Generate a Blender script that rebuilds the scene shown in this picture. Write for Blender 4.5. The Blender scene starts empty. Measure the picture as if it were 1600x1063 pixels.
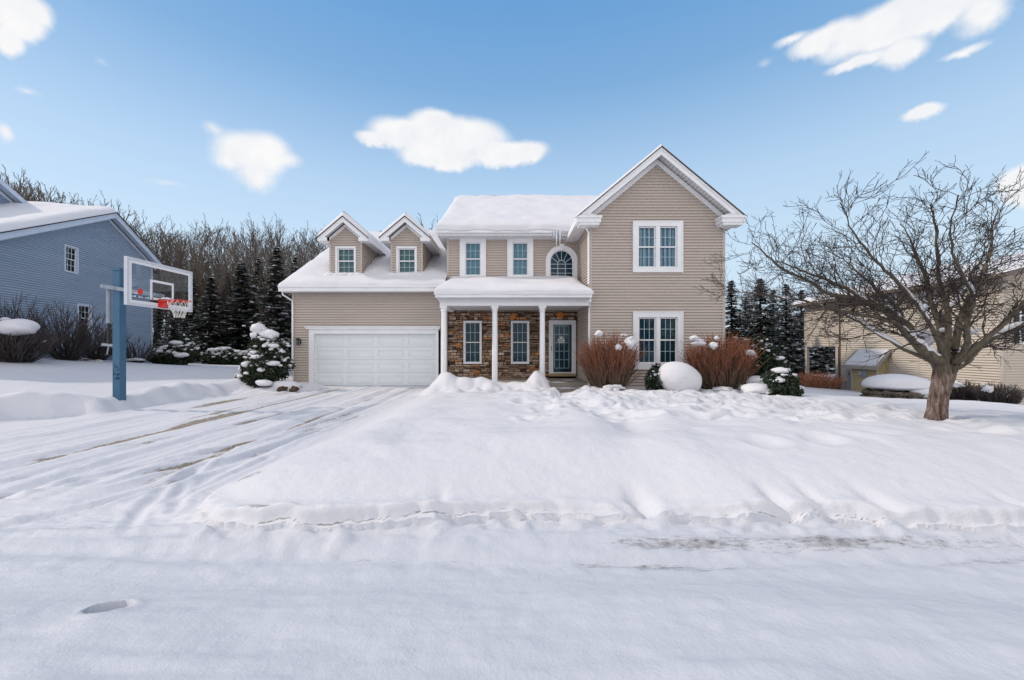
import bpy, bmesh, math, random
import numpy as np
from mathutils import Vector, Matrix
R = math.radians
F_PX, CX, CY = 620.0, 790.0, 545.0      # focal length in photo pixels, vanishing point of the depth direction
CAM = 1.5
def PX(px, D): return (px - CX) * D / F_PX
def PZ(py, D): return CAM + (CY - py) * D / F_PX
scene = bpy.context.scene
COL = scene.collection

# ------------------------------------------------------------------ materials
def new_mat(name):
    m = bpy.data.materials.new(name); m.use_nodes = True
    nt = m.node_tree
    return m, nt, nt.nodes['Principled BSDF']
def setc(b, c, rough=.6, spec=.3, metal=0):
    b.inputs['Base Color'].default_value = (*c, 1)
    b.inputs['Roughness'].default_value = rough
    b.inputs['Specular IOR Level'].default_value = spec
    b.inputs['Metallic'].default_value = metal
def N(nt, t, **kw):
    n = nt.nodes.new(t)
    for k, v in kw.items(): setattr(n, k, v)
    return n
def noise(nt, scale, detail=4, rough=.55, vec=None, coord='Object'):
    n = N(nt, 'ShaderNodeTexNoise'); n.inputs['Scale'].default_value = scale
    n.inputs['Detail'].default_value = detail; n.inputs['Roughness'].default_value = rough
    if vec is None:
        tc = N(nt, 'ShaderNodeTexCoord'); vec = tc.outputs[coord]
    nt.links.new(vec, n.inputs['Vector'])
    return n
def mapping(nt, scale, rot=(0, 0, 0), coord='Object'):
    tc = N(nt, 'ShaderNodeTexCoord'); mp = N(nt, 'ShaderNodeMapping')
    mp.inputs['Scale'].default_value = scale; mp.inputs['Rotation'].default_value = rot
    nt.links.new(tc.outputs[coord], mp.inputs['Vector'])
    return mp.outputs['Vector']
def ramp(nt, fac, stops):
    r = N(nt, 'ShaderNodeValToRGB')
    e = r.color_ramp.elements
    while len(e) < len(stops): e.new(.5)
    for i, (p, c) in enumerate(stops):
        e[i].position = p; e[i].color = (*c, 1) if len(c) == 3 else c
    nt.links.new(fac, r.inputs['Fac'])
    return r
def mixc(nt, fac, a, b, blend='MIX'):
    m = N(nt, 'ShaderNodeMix', data_type='RGBA', blend_type=blend)
    for s, v in ((0, fac), (6, a), (7, b)):
        if hasattr(v, 'node'): nt.links.new(v, m.inputs[s])
        elif s == 0: m.inputs[0].default_value = v
        else: m.inputs[s].default_value = (*v, 1)
    return m.outputs[2]
def bump(nt, b, h, strength=.3, dist=.02, prev=None):
    bp = N(nt, 'ShaderNodeBump'); bp.inputs['Strength'].default_value = strength; bp.inputs['Distance'].default_value = dist
    nt.links.new(h, bp.inputs['Height'])
    if prev is not None: nt.links.new(prev, bp.inputs['Normal'])
    nt.links.new(bp.outputs['Normal'], b.inputs['Normal'])
    return bp.outputs['Normal']
def noisy(name, c1, c2, scale=3, rough=.6, spec=.3, bstr=.15, bscale=60, bdist=.004, detail=5, stretch=(1, 1, 1)):
    m, nt, b = new_mat(name); setc(b, c1, rough, spec)
    v = mapping(nt, stretch)
    n = noise(nt, scale, detail, .6, v)
    r = ramp(nt, n.outputs['Fac'], [(.3, c1), (.7, c2)])
    nt.links.new(r.outputs['Color'], b.inputs['Base Color'])
    if bstr:
        n2 = noise(nt, bscale, 3, .6, v); bump(nt, b, n2.outputs['Fac'], bstr, bdist)
    return m
M = {}
M['siding'] = noisy('tan_siding', (.48, .415, .37), (.53, .455, .405), 1.2, .55, .3, .1, 40, .003, stretch=(.4, .4, 3))
M['siding_side'] = M['siding']
M['siding_trim'] = noisy('tan_corner_trim', (.46, .40, .36), (.50, .44, .39), 2)
M['siding_blue'] = noisy('blue_siding', (.275, .345, .445), (.33, .40, .505), 1.0, .55, .3, .1, 40, .003, stretch=(.4, .4, 3))
M['siding_cream'] = noisy('cream_siding', (.53, .465, .395), (.585, .515, .435), 1.0, .55, .3, .1, 40, .003, stretch=(.4, .4, 3))
M['white'] = noisy('white_paint', (.74, .74, .76), (.8, .8, .82), 2.5, .45, .35, .08, 30)
M['soffit'] = noisy('white_soffit', (.66, .66, .68), (.72, .72, .74), 3, .6)
M['bluewhite'] = noisy('pale_blue_trim', (.50, .57, .69), (.56, .63, .74), 3, .5)
M['muntin'] = noisy('window_grid_white', (.50, .60, .65), (.58, .68, .72), 3, .4)
M['door_white'] = noisy('garage_door_paint', (.70, .735, .76), (.74, .77, .79), 1.5, .42, .35, .05, 20)
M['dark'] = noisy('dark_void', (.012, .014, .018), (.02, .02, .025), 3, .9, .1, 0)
M['black'] = noisy('black_metal', (.012, .012, .014), (.025, .025, .027), 8, .45, .4, .1)
M['shingle'] = noisy('dark_shingle', (.035, .033, .034), (.07, .066, .065), 25, .9, .1, .3, 50, .004)
M['brass'] = noisy('brass_sill', (.30, .22, .12), (.38, .28, .15), 10, .35, .5, 0)
M['concrete'] = noisy('step_concrete', (.27, .245, .21), (.36, .33, .29), 6, .85, .2, .3, 80, .004)
M['post'] = noisy('blue_post_paint', (.032, .105, .19), (.045, .13, .225), 5, .38, .45, .08, 30)
M['steel'] = noisy('grey_steel', (.22, .26, .31), (.30, .34, .39), 6, .35, .5, .05)
M['red'] = noisy('red_rim_paint', (.62, .03, .025), (.75, .05, .04), 8, .4, .4, .05)
M['net'] = noisy('white_net_cord', (.68, .66, .62), (.78, .76, .72), 30, .8, .1, 0)
M['bark_hero'] = None
M['meter'] = noisy('meter_grey', (.3, .32, .33), (.38, .4, .4), 6, .5)
M['ice'] = None

def snow_mat(name='snow', base=(.68, .673, .705), dirt_shade=False, street=False, drv=False):
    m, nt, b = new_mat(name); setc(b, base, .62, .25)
    tc = N(nt, 'ShaderNodeTexCoord').outputs['Object']
    n1 = noise(nt, 1.3, 5, .55, tc); n2 = noise(nt, 9, 5, .6, tc); n3 = noise(nt, 70, 4, .7, tc)
    c = mixc(nt, n1.outputs['Fac'], (base[0]*.985, base[1]*.985, base[2]*.985), (min(base[0]*1.02, .93), min(base[1]*1.02, .93), min(base[2]*1.015, .95)))
    if dirt_shade:
        at = N(nt, 'ShaderNodeAttribute', attribute_name='dirt_shade')
        sv = mapping(nt, (6, 1.4, 6)) if drv else mapping(nt, (2.0, 6, 6)) if not street else mapping(nt, (2.2, 9, 6))
        ns = noise(nt, 4.5, 8, .72, sv)
        mu = N(nt, 'ShaderNodeMath', operation='MULTIPLY_ADD'); nt.links.new(at.outputs['Fac'], mu.inputs[0]); mu.inputs[1].default_value = 1.0
        sb = N(nt, 'ShaderNodeMath', operation='SUBTRACT'); nt.links.new(ns.outputs['Fac'], sb.inputs[0]); sb.inputs[1].default_value = 1.0
        nt.links.new(sb.outputs[0], mu.inputs[2])
        rr = ramp(nt, mu.outputs[0], [(0.0, (0, 0, 0)), (.22, (1, 1, 1))])
        dn = noise(nt, 22, 4, .7, tc)
        dc = ramp(nt, dn.outputs['Fac'], [(.3, (.11, .088, .066) if drv else (.13, .125, .13)), (.55, (.34, .28, .22) if drv else (.34, .335, .345)), (.8, (.58, .52, .46) if drv else (.56, .555, .57))])
        c = mixc(nt, rr.outputs['Color'], c, dc.outputs['Color'])
    nt.links.new(c, b.inputs['Base Color'])
    p = bump(nt, b, n1.outputs['Fac'], .35, .05)
    p = bump(nt, b, n2.outputs['Fac'], .55, .022, p)
    bump(nt, b, n3.outputs['Fac'], .8, .0042, p)
    return m
M['snow'] = snow_mat()
M['snow_lawn'] = snow_mat('snow_lawn', (.64, .637, .675), dirt_shade=True)
M['snow_drive'] = snow_mat('snow_driveway', (.63, .63, .67), dirt_shade=True, drv=True)
M['snow_street'] = snow_mat('snow_street', (.56, .572, .62), dirt_shade=True, street=True)

def foliage_mat(name, c1, c2, c3):
    m, nt, b = new_mat(name); setc(b, c1, .6, .25)
    n = noise(nt, 3.5, 4, .65); r = ramp(nt, n.outputs['Fac'], [(.3, c1), (.55, c2), (.75, c3)])
    g = N(nt, 'ShaderNodeNewGeometry')
    rr = N(nt, 'ShaderNodeMath', operation='MULTIPLY_ADD'); nt.links.new(g.outputs['Random Per Island'], rr.inputs[0]); rr.inputs[1].default_value = .9; rr.inputs[2].default_value = .55
    c = mixc(nt, 1.0, r.outputs['Color'], rr.outputs[0], 'MULTIPLY')
    nt.links.new(c, b.inputs['Base Color'])
    return m
M['spruce'] = foliage_mat('spruce_needles', (.010, .017, .014), (.020, .032, .022), (.045, .055, .032))
M['boxwood'] = foliage_mat('evergreen_leaves', (.014, .024, .015), (.026, .042, .022), (.055, .07, .035))
def bark_mat(name, c1, c2, scale=6, bs=.5, stretch=(1, 1, .25)):
    return noisy(name, c1, c2, scale, .85, .15, bs, scale * 4, .01, 6, stretch)
M['bark_far'] = bark_mat('woods_bark', (.045, .036, .031), (.20, .165, .14), .8)
M['bark'] = bark_mat('grey_brown_bark', (.07, .055, .046), (.17, .14, .115), 5)
M['bark_spruce'] = bark_mat('spruce_bark', (.05, .04, .033), (.09, .072, .06), 5)
def attr_mat(name, a, stops, rough=.8, nscale=20, namt=.35, bstr=.0):
    m, nt, b = new_mat(name); setc(b, (.2, .1, .05), rough, .2)
    at = N(nt, 'ShaderNodeAttribute', attribute_name=a)
    r = ramp(nt, at.outputs['Fac'], stops)
    n = noise(nt, nscale, 5, .65)
    rr = ramp(nt, n.outputs['Fac'], [(.25, (1 - namt,) * 3), (.75, (1 + namt,) * 3)])
    c = mixc(nt, 1.0, r.outputs['Color'], rr.outputs['Color'], 'MULTIPLY')
    nt.links.new(c, b.inputs['Base Color'])
    if bstr: bump(nt, b, n.outputs['Fac'], bstr, .01)
    return m
M['redtwig'] = attr_mat('burning_bush_stems', 'tone', [(0, (.10, .085, .07)), (.4, (.14, .095, .068)), (.72, (.19, .082, .052)), (1, (.29, .105, .055))], nscale=9)
M['orangetwig'] = attr_mat('orange_stems', 'tone', [(0, (.14, .08, .05)), (1, (.42, .16, .08))], nscale=9)
M['darktwig'] = attr_mat('dark_bush_stems', 'tone', [(0, (.032, .028, .027)), (1, (.085, .070, .068))], nscale=9)
M['stone'] = attr_mat('ledge_stone', 'tone', [(0, (.06, .045, .04)), (.2, (.20, .125, .085)), (.42, (.36, .23, .155)), (.62, (.52, .38, .28)), (.8, (.42, .35, .31)), (.93, (.62, .50, .40)), (1, (.55, .22, .07))], nscale=14, namt=.4, bstr=.6)
M['orange_stone'] = noisy('orange_keystone', (.30, .10, .04), (.52, .24, .10), 14, .8, .2, .4, 30, .01)
M['mortar'] = noisy('dark_mortar', (.018, .014, .012), (.035, .028, .024), 8, .9, .1, 0)
# hero bark: long reddish-grey plates
def hero_bark():
    m, nt, b = new_mat('shaggy_bark'); setc(b, (.2, .12, .09), .85, .15)
    at = N(nt, 'ShaderNodeAttribute', attribute_name='tone')
    v = mapping(nt, (9, 9, 1.7)); n = noise(nt, 2.2, 8, .72, v)
    w = N(nt, 'ShaderNodeTexVoronoi', feature='DISTANCE_TO_EDGE'); w.inputs['Scale'].default_value = 3.4
    nv = noise(nt, 3, 3, .6, v)
    mv = mixc(nt, .35, v, nv.outputs['Color']); nt.links.new(mv, w.inputs['Vector'])
    r1 = ramp(nt, n.outputs['Fac'], [(.32, (.02, .013, .012)), (.45, (.13, .085, .068)), (.58, (.26, .20, .17)), (.72, (.42, .37, .33))])
    r2 = ramp(nt, n.outputs['Fac'], [(.3, (.075, .062, .047)), (.6, (.16, .135, .10)), (.8, (.25, .21, .16))])
    cl = N(nt, 'ShaderNodeMath', operation='MINIMUM'); nt.links.new(at.outputs['Fac'], cl.inputs[0]); cl.inputs[1].default_value = 1.0
    c = mixc(nt, cl.outputs[0], r1.outputs['Color'], r2.outputs['Color'])
    c2 = N(nt, 'ShaderNodeMath', operation='SUBTRACT', use_clamp=True); nt.links.new(at.outputs['Fac'], c2.inputs[0]); c2.inputs[1].default_value = 1.0
    c = mixc(nt, c2.outputs[0], c, (.045, .036, .036))
    nt.links.new(c, b.inputs['Base Color'])
    p = bump(nt, b, w.outputs['Distance'], .7, .03)
    bump(nt, b, n.outputs['Fac'], .8, .03, p)
    return m
M['bark_hero'] = hero_bark()
# glass: clear sheet with sky reflections
def glass_mat(name, tint=(.66, .84, .90), base=-.005):
    m = bpy.data.materials.new(name); m.use_nodes = True; nt = m.node_tree; nt.nodes.clear()
    o = N(nt, 'ShaderNodeOutputMaterial'); mx = N(nt, 'ShaderNodeMixShader')
    t = N(nt, 'ShaderNodeBsdfTransparent'); t.inputs[0].default_value = (*tint, 1)
    g = N(nt, 'ShaderNodeBsdfGlossy'); g.inputs['Roughness'].default_value = .02; g.inputs[0].default_value = (.6, .66, .72, 1)
    f = N(nt, 'ShaderNodeFresnel'); f.inputs[0].default_value = 1.5
    a = N(nt, 'ShaderNodeMath', operation='ADD'); nt.links.new(f.outputs[0], a.inputs[0]); a.inputs[1].default_value = base
    n = noise(nt, 1.5, 2, .5); bp = N(nt, 'ShaderNodeBump'); bp.inputs['Strength'].default_value = .06; nt.links.new(n.outputs['Fac'], bp.inputs['Height'])
    nt.links.new(bp.outputs[0], g.inputs['Normal'])
    nt.links.new(a.outputs[0], mx.inputs[0]); nt.links.new(t.outputs[0], mx.inputs[1]); nt.links.new(g.outputs[0], mx.inputs[2]); nt.links.new(mx.outputs[0], o.inputs[0])
    return m
M['glass'] = glass_mat('window_glass')
M['clear'] = glass_mat('backboard_glass', (.90, .95, .96), .05)
def stripes(name, ca, cb, axis, scale, rough=.8):
    m, nt, b = new_mat(name); setc(b, ca, rough, .2)
    w = N(nt, 'ShaderNodeTexWave', bands_direction=axis); w.inputs['Scale'].default_value = scale; w.inputs['Distortion'].default_value = .6; w.inputs['Detail Scale'].default_value = .4
    tc = N(nt, 'ShaderNodeTexCoord'); nt.links.new(tc.outputs['Object'], w.inputs['Vector'])
    r = ramp(nt, w.outputs['Fac'], [(.2, ca), (.8, cb)]); nt.links.new(r.outputs['Color'], b.inputs['Base Color'])
    return m
M['blind'] = stripes('teal_blind', (.26, .37, .44), (.44, .56, .61), 'Z', 6)
M['blind_dark'] = stripes('dark_blind', (.012, .05, .08), (.04, .10, .14), 'Z', 6)
M['blind_green'] = stripes('grey_green_blind', (.21, .26, .24), (.32, .38, .35), 'Z', 6)
M['curtain'] = stripes('sheer_curtain', (.22, .29, .37), (.62, .68, .74), 'X', 2.2)
def ice_mat():
    m, nt, b = new_mat('ice'); setc(b, (.85, .9, .96), .12, .6)
    b.inputs['Transmission Weight'].default_value = .45
    n = noise(nt, 12, 3, .5); bump(nt, b, n.outputs['Fac'], .3, .01)
    return m
M['ice'] = ice_mat()

# ------------------------------------------------------------------ mesh builder
class MB:
    def __init__(s, F=None):
        s.v = []; s.f = []; s.t = []; s.F = F; s.smooth = False; s.np = []
    def P(s, u, o, z):
        if s.F is None: return (u, o, z)
        (ox, oy), (ux, uy), (nx, ny) = s.F
        return (ox + u*ux + o*nx, oy + u*uy + o*ny, z)
    def box(s, u0, u1, o0, o1, z0, z1, tone=0):
        b = len(s.v)
        for z in (z0, z1):
            for (u, o) in ((u0, o0), (u1, o0), (u1, o1), (u0, o1)): s.v.append(s.P(u, o, z)); s.t.append(tone)
        s.f += [(b, b+3, b+2, b+1), (b+4, b+5, b+6, b+7), (b, b+1, b+5, b+4), (b+1, b+2, b+6, b+5), (b+2, b+3, b+7, b+6), (b+3, b, b+4, b+7)]
    def quad(s, *pts, tone=0):
        b = len(s.v)
        for p in pts: s.v.append(s.P(*p)); s.t.append(tone)
        s.f.append(tuple(range(b, b+len(pts))))
    def prism(s, pts, vec, tone=0):
        """pts: planar polygon in frame coords, extruded by vec (frame coords)"""
        n = len(pts); b = len(s.v)
        for p in pts: s.v.append(s.P(*p)); s.t.append(tone)
        for p in pts: s.v.append(s.P(p[0]+vec[0], p[1]+vec[1], p[2]+vec[2])); s.t.append(tone)
        s.f.append(tuple(range(b, b+n))); s.f.append(tuple(range(b+2*n-1, b+n-1, -1)))
        for i in range(n):
            j = (i+1) % n; s.f.append((b+i, b+j, b+n+j, b+n+i))
    def bar(s, p, q, w, h, up=(0, 0, 1), tone=0):
        """box beam from p to q (world coords)"""
        p = Vector(p); q = Vector(q); d = (q-p).normalized(); a = d.cross(Vector(up))
        if a.length < 1e-4: a = d.cross(Vector((1, 0, 0)))
        a.normalize(); c = a.cross(d).normalized()
        b = len(s.v)
        for e in (p, q):
            for (i, j) in ((-1, -1), (1, -1), (1, 1), (-1, 1)):
                s.v.append(tuple(e + a*(i*w/2) + c*(j*h/2))); s.t.append(tone)
        s.f += [(b, b+1, b+2, b+3), (b+7, b+6, b+5, b+4)]
        for i in range(4):
            j = (i+1) % 4; s.f.append((b+i, b+j, b+4+j, b+4+i))
    def tube(s, pts, rad, n=6, tones=None, cap=True, ref=None):
        k = len(pts); b = len(s.v)
        for i in range(k):
            p = pts[i]; q = pts[min(i+1, k-1)]; o = pts[max(i-1, 0)]
            dx, dy, dz = q[0]-o[0], q[1]-o[1], q[2]-o[2]
            if ref: rx, ry, rz = ref
            elif abs(dz) > .9*math.sqrt(dx*dx+dy*dy+dz*dz+1e-12): rx, ry, rz = 1., 0., 0.
            else: rx, ry, rz = 0., 0., 1.
            ax, ay, az = dy*rz-dz*ry, dz*rx-dx*rz, dx*ry-dy*rx
            l = math.sqrt(ax*ax+ay*ay+az*az) or 1; ax /= l; ay /= l; az /= l
            bx, by, bz = ay*dz-az*dy, az*dx-ax*dz, ax*dy-ay*dx
            l = math.sqrt(bx*bx+by*by+bz*bz) or 1; bx /= l; by /= l; bz /= l
            r = rad[i]; tn = tones[i] if tones else 0
            for j in range(n):
                a = 2*math.pi*j/n; c, d = math.cos(a)*r, math.sin(a)*r
                s.v.append((p[0]+ax*c+bx*d, p[1]+ay*c+by*d, p[2]+az*c+bz*d)); s.t.append(tn)
        for i in range(k-1):
            for j in range(n):
                j2 = (j+1) % n
                s.f.append((b+i*n+j, b+i*n+j2, b+(i+1)*n+j2, b+(i+1)*n+j))
        if cap:
            s.f.append(tuple(b+j for j in range(n-1, -1, -1))); s.f.append(tuple(b+(k-1)*n+j for j in range(n)))
    def grid(s, V, nu, nv):
        b = len(s.v)
        s.v += [tuple(p) for p in V]; s.t += [0]*len(V)
        for i in range(nu-1):
            for j in range(nv-1):
                s.f.append((b+i*nv+j, b+(i+1)*nv+j, b+(i+1)*nv+j+1, b+i*nv+j+1))
    def quads_np(s, V):
        """V: (n,4,3) world quads"""
        s.np.append(V)
def root_of(o):
    while o.parent is not None: o = o.parent
    return o
def mesh_from(name, v, f, tone=None, smooth=False):
    me = bpy.data.meshes.new(name); me.from_pydata(v, [], f)
    if tone is not None:
        at = me.attributes.new('tone', 'FLOAT', 'POINT'); at.data.foreach_set('value', tone)
    if smooth: me.polygons.foreach_set('use_smooth', [True]*len(me.polygons))
    me.update()
    return me
def finish(me, mat, name, parent, loc=None):
    me.materials.append(mat)
    o = bpy.data.objects.new(name, me); COL.objects.link(o)
    if parent is not None: o.parent = parent
    if loc is not None: o.location = loc
    return o
def part(name, mb, mat, parent=None, tone=False, smooth=False, loc=None):
    """link a builder's world-space geometry as one mesh object under parent (or top level at loc)"""
    off = Vector((0, 0, 0))
    if parent is not None: off = root_of(parent).location
    elif loc is not None: off = Vector(loc)
    v = [(p[0]-off.x, p[1]-off.y, p[2]-off.z) for p in mb.v]; f = list(mb.f)
    t = list(mb.t)
    if mb.np:
        A = np.concatenate(mb.np).reshape(-1, 3) - np.array(off)
        b = len(v); v += A.tolist(); t += [0.5]*len(A)
        f += (np.arange(len(A)).reshape(-1, 4) + b).tolist()
    me = mesh_from(name, v, f, t if tone else None, smooth)
    return finish(me, mat if not isinstance(mat, str) else M[mat], name, parent, loc if parent is None else None)
def tag(o, label=None, cat=None, group=None, kind=None):
    for k, v in (('label', label), ('category', cat), ('group', group), ('kind', kind)):
        if v: o[k] = v
    return o
def thing(name, loc, label, cat, group=None):
    o = bpy.data.objects.new(name, None); COL.objects.link(o); o.location = loc; o.empty_display_size = .3
    return tag(o, label, cat, group)
def copy_tree(o, parent=None):
    c = o.copy(); COL.objects.link(c)
    if parent is not None: c.parent = parent
    for ch in list(o.children): copy_tree(ch, c)
    return c

# ------------------------------------------------------------------ noise in numpy
_rs = np.random.RandomState(7)
_perm = _rs.rand(256, 256)
def vnoise(x, y):
    x = np.asarray(x, float); y = np.asarray(y, float)
    xi = np.floor(x).astype(int); yi = np.floor(y).astype(int); fx = x-xi; fy = y-yi
    fx = fx*fx*(3-2*fx); fy = fy*fy*(3-2*fy)
    a = _perm[xi % 256, yi % 256]; b = _perm[(xi+1) % 256, yi % 256]; c = _perm[xi % 256, (yi+1) % 256]; d = _perm[(xi+1) % 256, (yi+1) % 256]
    return (a*(1-fx)+b*fx)*(1-fy)+(c*(1-fx)+d*fx)*fy - .5
def fbm(x, y, oct=4, g=.5):
    t = 0; a = 1
    for k in range(oct): t = t + a*vnoise(x*2**k+k*17.3, y*2**k+k*9.1); a *= g
    return t
def sst(a, b, x):
    t = np.clip((x-a)/(b-a), 0, 1); return t*t*(3-2*t)
def gau(x, c, w): return np.exp(-((x-c)/w)**2)

# ------------------------------------------------------------------ terrain
CP = np.array([
 (-3, 4.6, .40), (0, 4.6, .50), (4, 4.6, .46), (8, 5, .38), (12, 5, .34), (-2.5, 8, .36), (1, 8, .46), (5, 8, .36), (8, 8, .32), (12, 8, .22),
 (-2.5, 12, .2), (1, 12, .16), (5, 12, .16), (8, 12, .13), (5, 14, .13), (9, 16, 0), (12, 12, -.05), (14, 14, -.3), (12.5, 17, -.2), (16, 15, -.5), (18.5, 14.8, -.6), (18.5, 20, -.72), (19, 27, -.75),
 (13, 26, -.3), (8, 26, 0), (30, 30, -.8), (20, 8, .1), (-10.6, 8, .3), (-10.8, 12, .33), (-13, 9, .5), (-14, 13, .55), (-17, 15, .85), (-19.9, 15.6, 1.2), (-25, 15, 1.4), (-22.2, 24.7, .62), (-17, 22, .5),
 (-24, 31, .5), (-12, 20, .3), (-10, 26, .3), (0, 34, .3), (-35, 45, 1.2), (0, 60, 1.5), (40, 60, 0), (-60, 60, 3), (60, 40, -1), (60, 10, 0), (-60, 10, 1.6), (0, 120, 3), (-120, 120, 5), (120, 120, 1), (-12, 4.5, .4), (-25, 4.5, .6), (25, 4.5, .3)])
def _U(r2): return np.where(r2 > 0, r2*np.log(np.maximum(r2, 1e-9)), 0)
_n = len(CP); _A = np.zeros((_n+3, _n+3)); _d2 = ((CP[:, None, :2]-CP[None, :, :2])**2).sum(-1)
_A[:_n, :_n] = _U(_d2) + np.eye(_n)*.05; _A[:_n, _n] = 1; _A[:_n, _n+1:] = CP[:, :2]; _A[_n, :_n] = 1; _A[_n+1:, :_n] = CP[:, :2].T
_W = np.linalg.solve(_A, np.concatenate([CP[:, 2], [0, 0, 0]]))
def tps(x, y):
    sh = x.shape; X = np.clip(x.ravel(), -130, 130); Y = np.clip(y.ravel(), 3, 130); out = np.empty(len(X))
    for s in range(0, len(X), 20000):
        xs, ys = X[s:s+20000], Y[s:s+20000]
        d = (xs[:, None]-CP[None, :, 0])**2 + (ys[:, None]-CP[None, :, 1])**2
        out[s:s+20000] = _U(d) @ _W[:_n] + _W[_n] + _W[_n+1]*xs + _W[_n+2]*ys
    return out.reshape(sh)
_dr = np.random.RandomState(3)
DENTS = [(_dr.uniform(.2, 7.2), _dr.uniform(5.6, 12.0), _dr.uniform(.07, .19), _dr.uniform(.03, .10)) for _ in range(330)]
DENTS += [(_dr.uniform(2.5, 11), _dr.uniform(4.3, 8.5), _dr.uniform(.13, .33), _dr.uniform(.025, .075)) for _ in range(75)]
DENTS += [(_dr.uniform(-1.6, 2.5), _dr.uniform(4.6, 11), _dr.uniform(.3, .7), _dr.uniform(-.04, .05)) for _ in range(26)]
DENTS += [(_dr.uniform(-2.6, 2.6), _dr.uniform(12.0, 13.2), _dr.uniform(.12, .3), -_dr.uniform(.02, .1)) for _ in range(26)]
def _g(px, py): D = CAM*F_PX/(py-CY); return ((px-CX)*D/F_PX, D)
RUTS = [([_g(*q) for q in pl], w, d) for pl, w, d in (
  ([(560, 650), (430, 697), (300, 742), (150, 790), (0, 822)], .07, .03), ([(600, 628), (450, 678), (250, 722), (100, 757), (0, 775)], .06, .028),
  ([(470, 640), (330, 672), (180, 700), (0, 722)], .06, .022), ([(500, 668), (380, 700), (240, 735), (160, 760), (60, 775), (0, 779)], .05, .02),
  ([(330, 722), (262, 760), (215, 800), (190, 845)], .05, .02), ([(420, 715), (340, 752), (290, 775), (270, 800)], .045, .02), ([(300, 640), (150, 668), (0, 690)], .05, .02),
  ([(360, 700), (290, 745), (270, 790)], .05, .018), ([(240, 690), (120, 730), (0, 752)], .04, .018), ([(0, 845), (200, 835), (420, 850), (700, 872)], .06, .02))]
TR = [(2.0, 13.2), (1.55, 11), (1.3, 9), (1.55, 7.2), (1.75, 6), (1.65, 5), (1.25, 4.2), (1.1, 3.4)]      # trodden path to the steps
PILES = [(-2.2, 13.15, .5, .32), (-1.7, 13.0, .45, .36), (-1.05, 13.05, .4, .34), (-.5, 12.95, .38, .30), (.1, 13.05, .35, .22), (.6, 13.0, .4, .2), (1.12, 13.2, .33, .5), (1.05, 12.7, .5, .16), (2.75, 12.9, .4, .1), (-8.0, 14.4, .6, .22), (-7.3, 14.9, .45, .2), (-8.9, 13.9, .5, .12), (8.15, 12.6, .7, .22), (7.2, 12.9, .4, .12), (7.05, 6.42, .42, -.10), (6.3, 6.9, .3, .04), (-9.46, 9.72, .3, .07)]
def seg_dist(x, y, pts):
    best = np.full(x.shape, 1e9)
    for (a, b), (c, d) in zip(pts[:-1], pts[1:]):
        vx, vy = c-a, d-b; t = np.clip(((x-a)*vx+(y-b)*vy)/(vx*vx+vy*vy), 0, 1)
        best = np.minimum(best, np.hypot(x-a-t*vx, y-b-t*vy))
    return best
def lawn_sd(x, y):
    """signed distance into the snow bank area right of the driveway (positive inside)"""
    wob = .10*fbm(x*.7, x*0+2, 2)*2
    ax = x + 2.98; ay = y - 3.30 - .05*np.sin(x*.8)
    r = .9
    q = np.minimum(ax, ay)
    c = r - np.hypot(np.maximum(r-ax, 0), np.maximum(r-ay, 0))
    s_ = np.where((ax < r) & (ay < r), c, q) + wob
    return s_ + .035*fbm(x*2.9+9, y*1.2, 4, .6)*2*np.exp(-(s_/.16)**2)
def left_sd(x, y):
    xl = -10.4 + 1.3*sst(7.8, 9.4, y) + .8*sst(13, 15, y)
    return np.minimum(xl - x, y - 3.6) + .25*fbm(x*.9, y*.9+3, 3)*2
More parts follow.
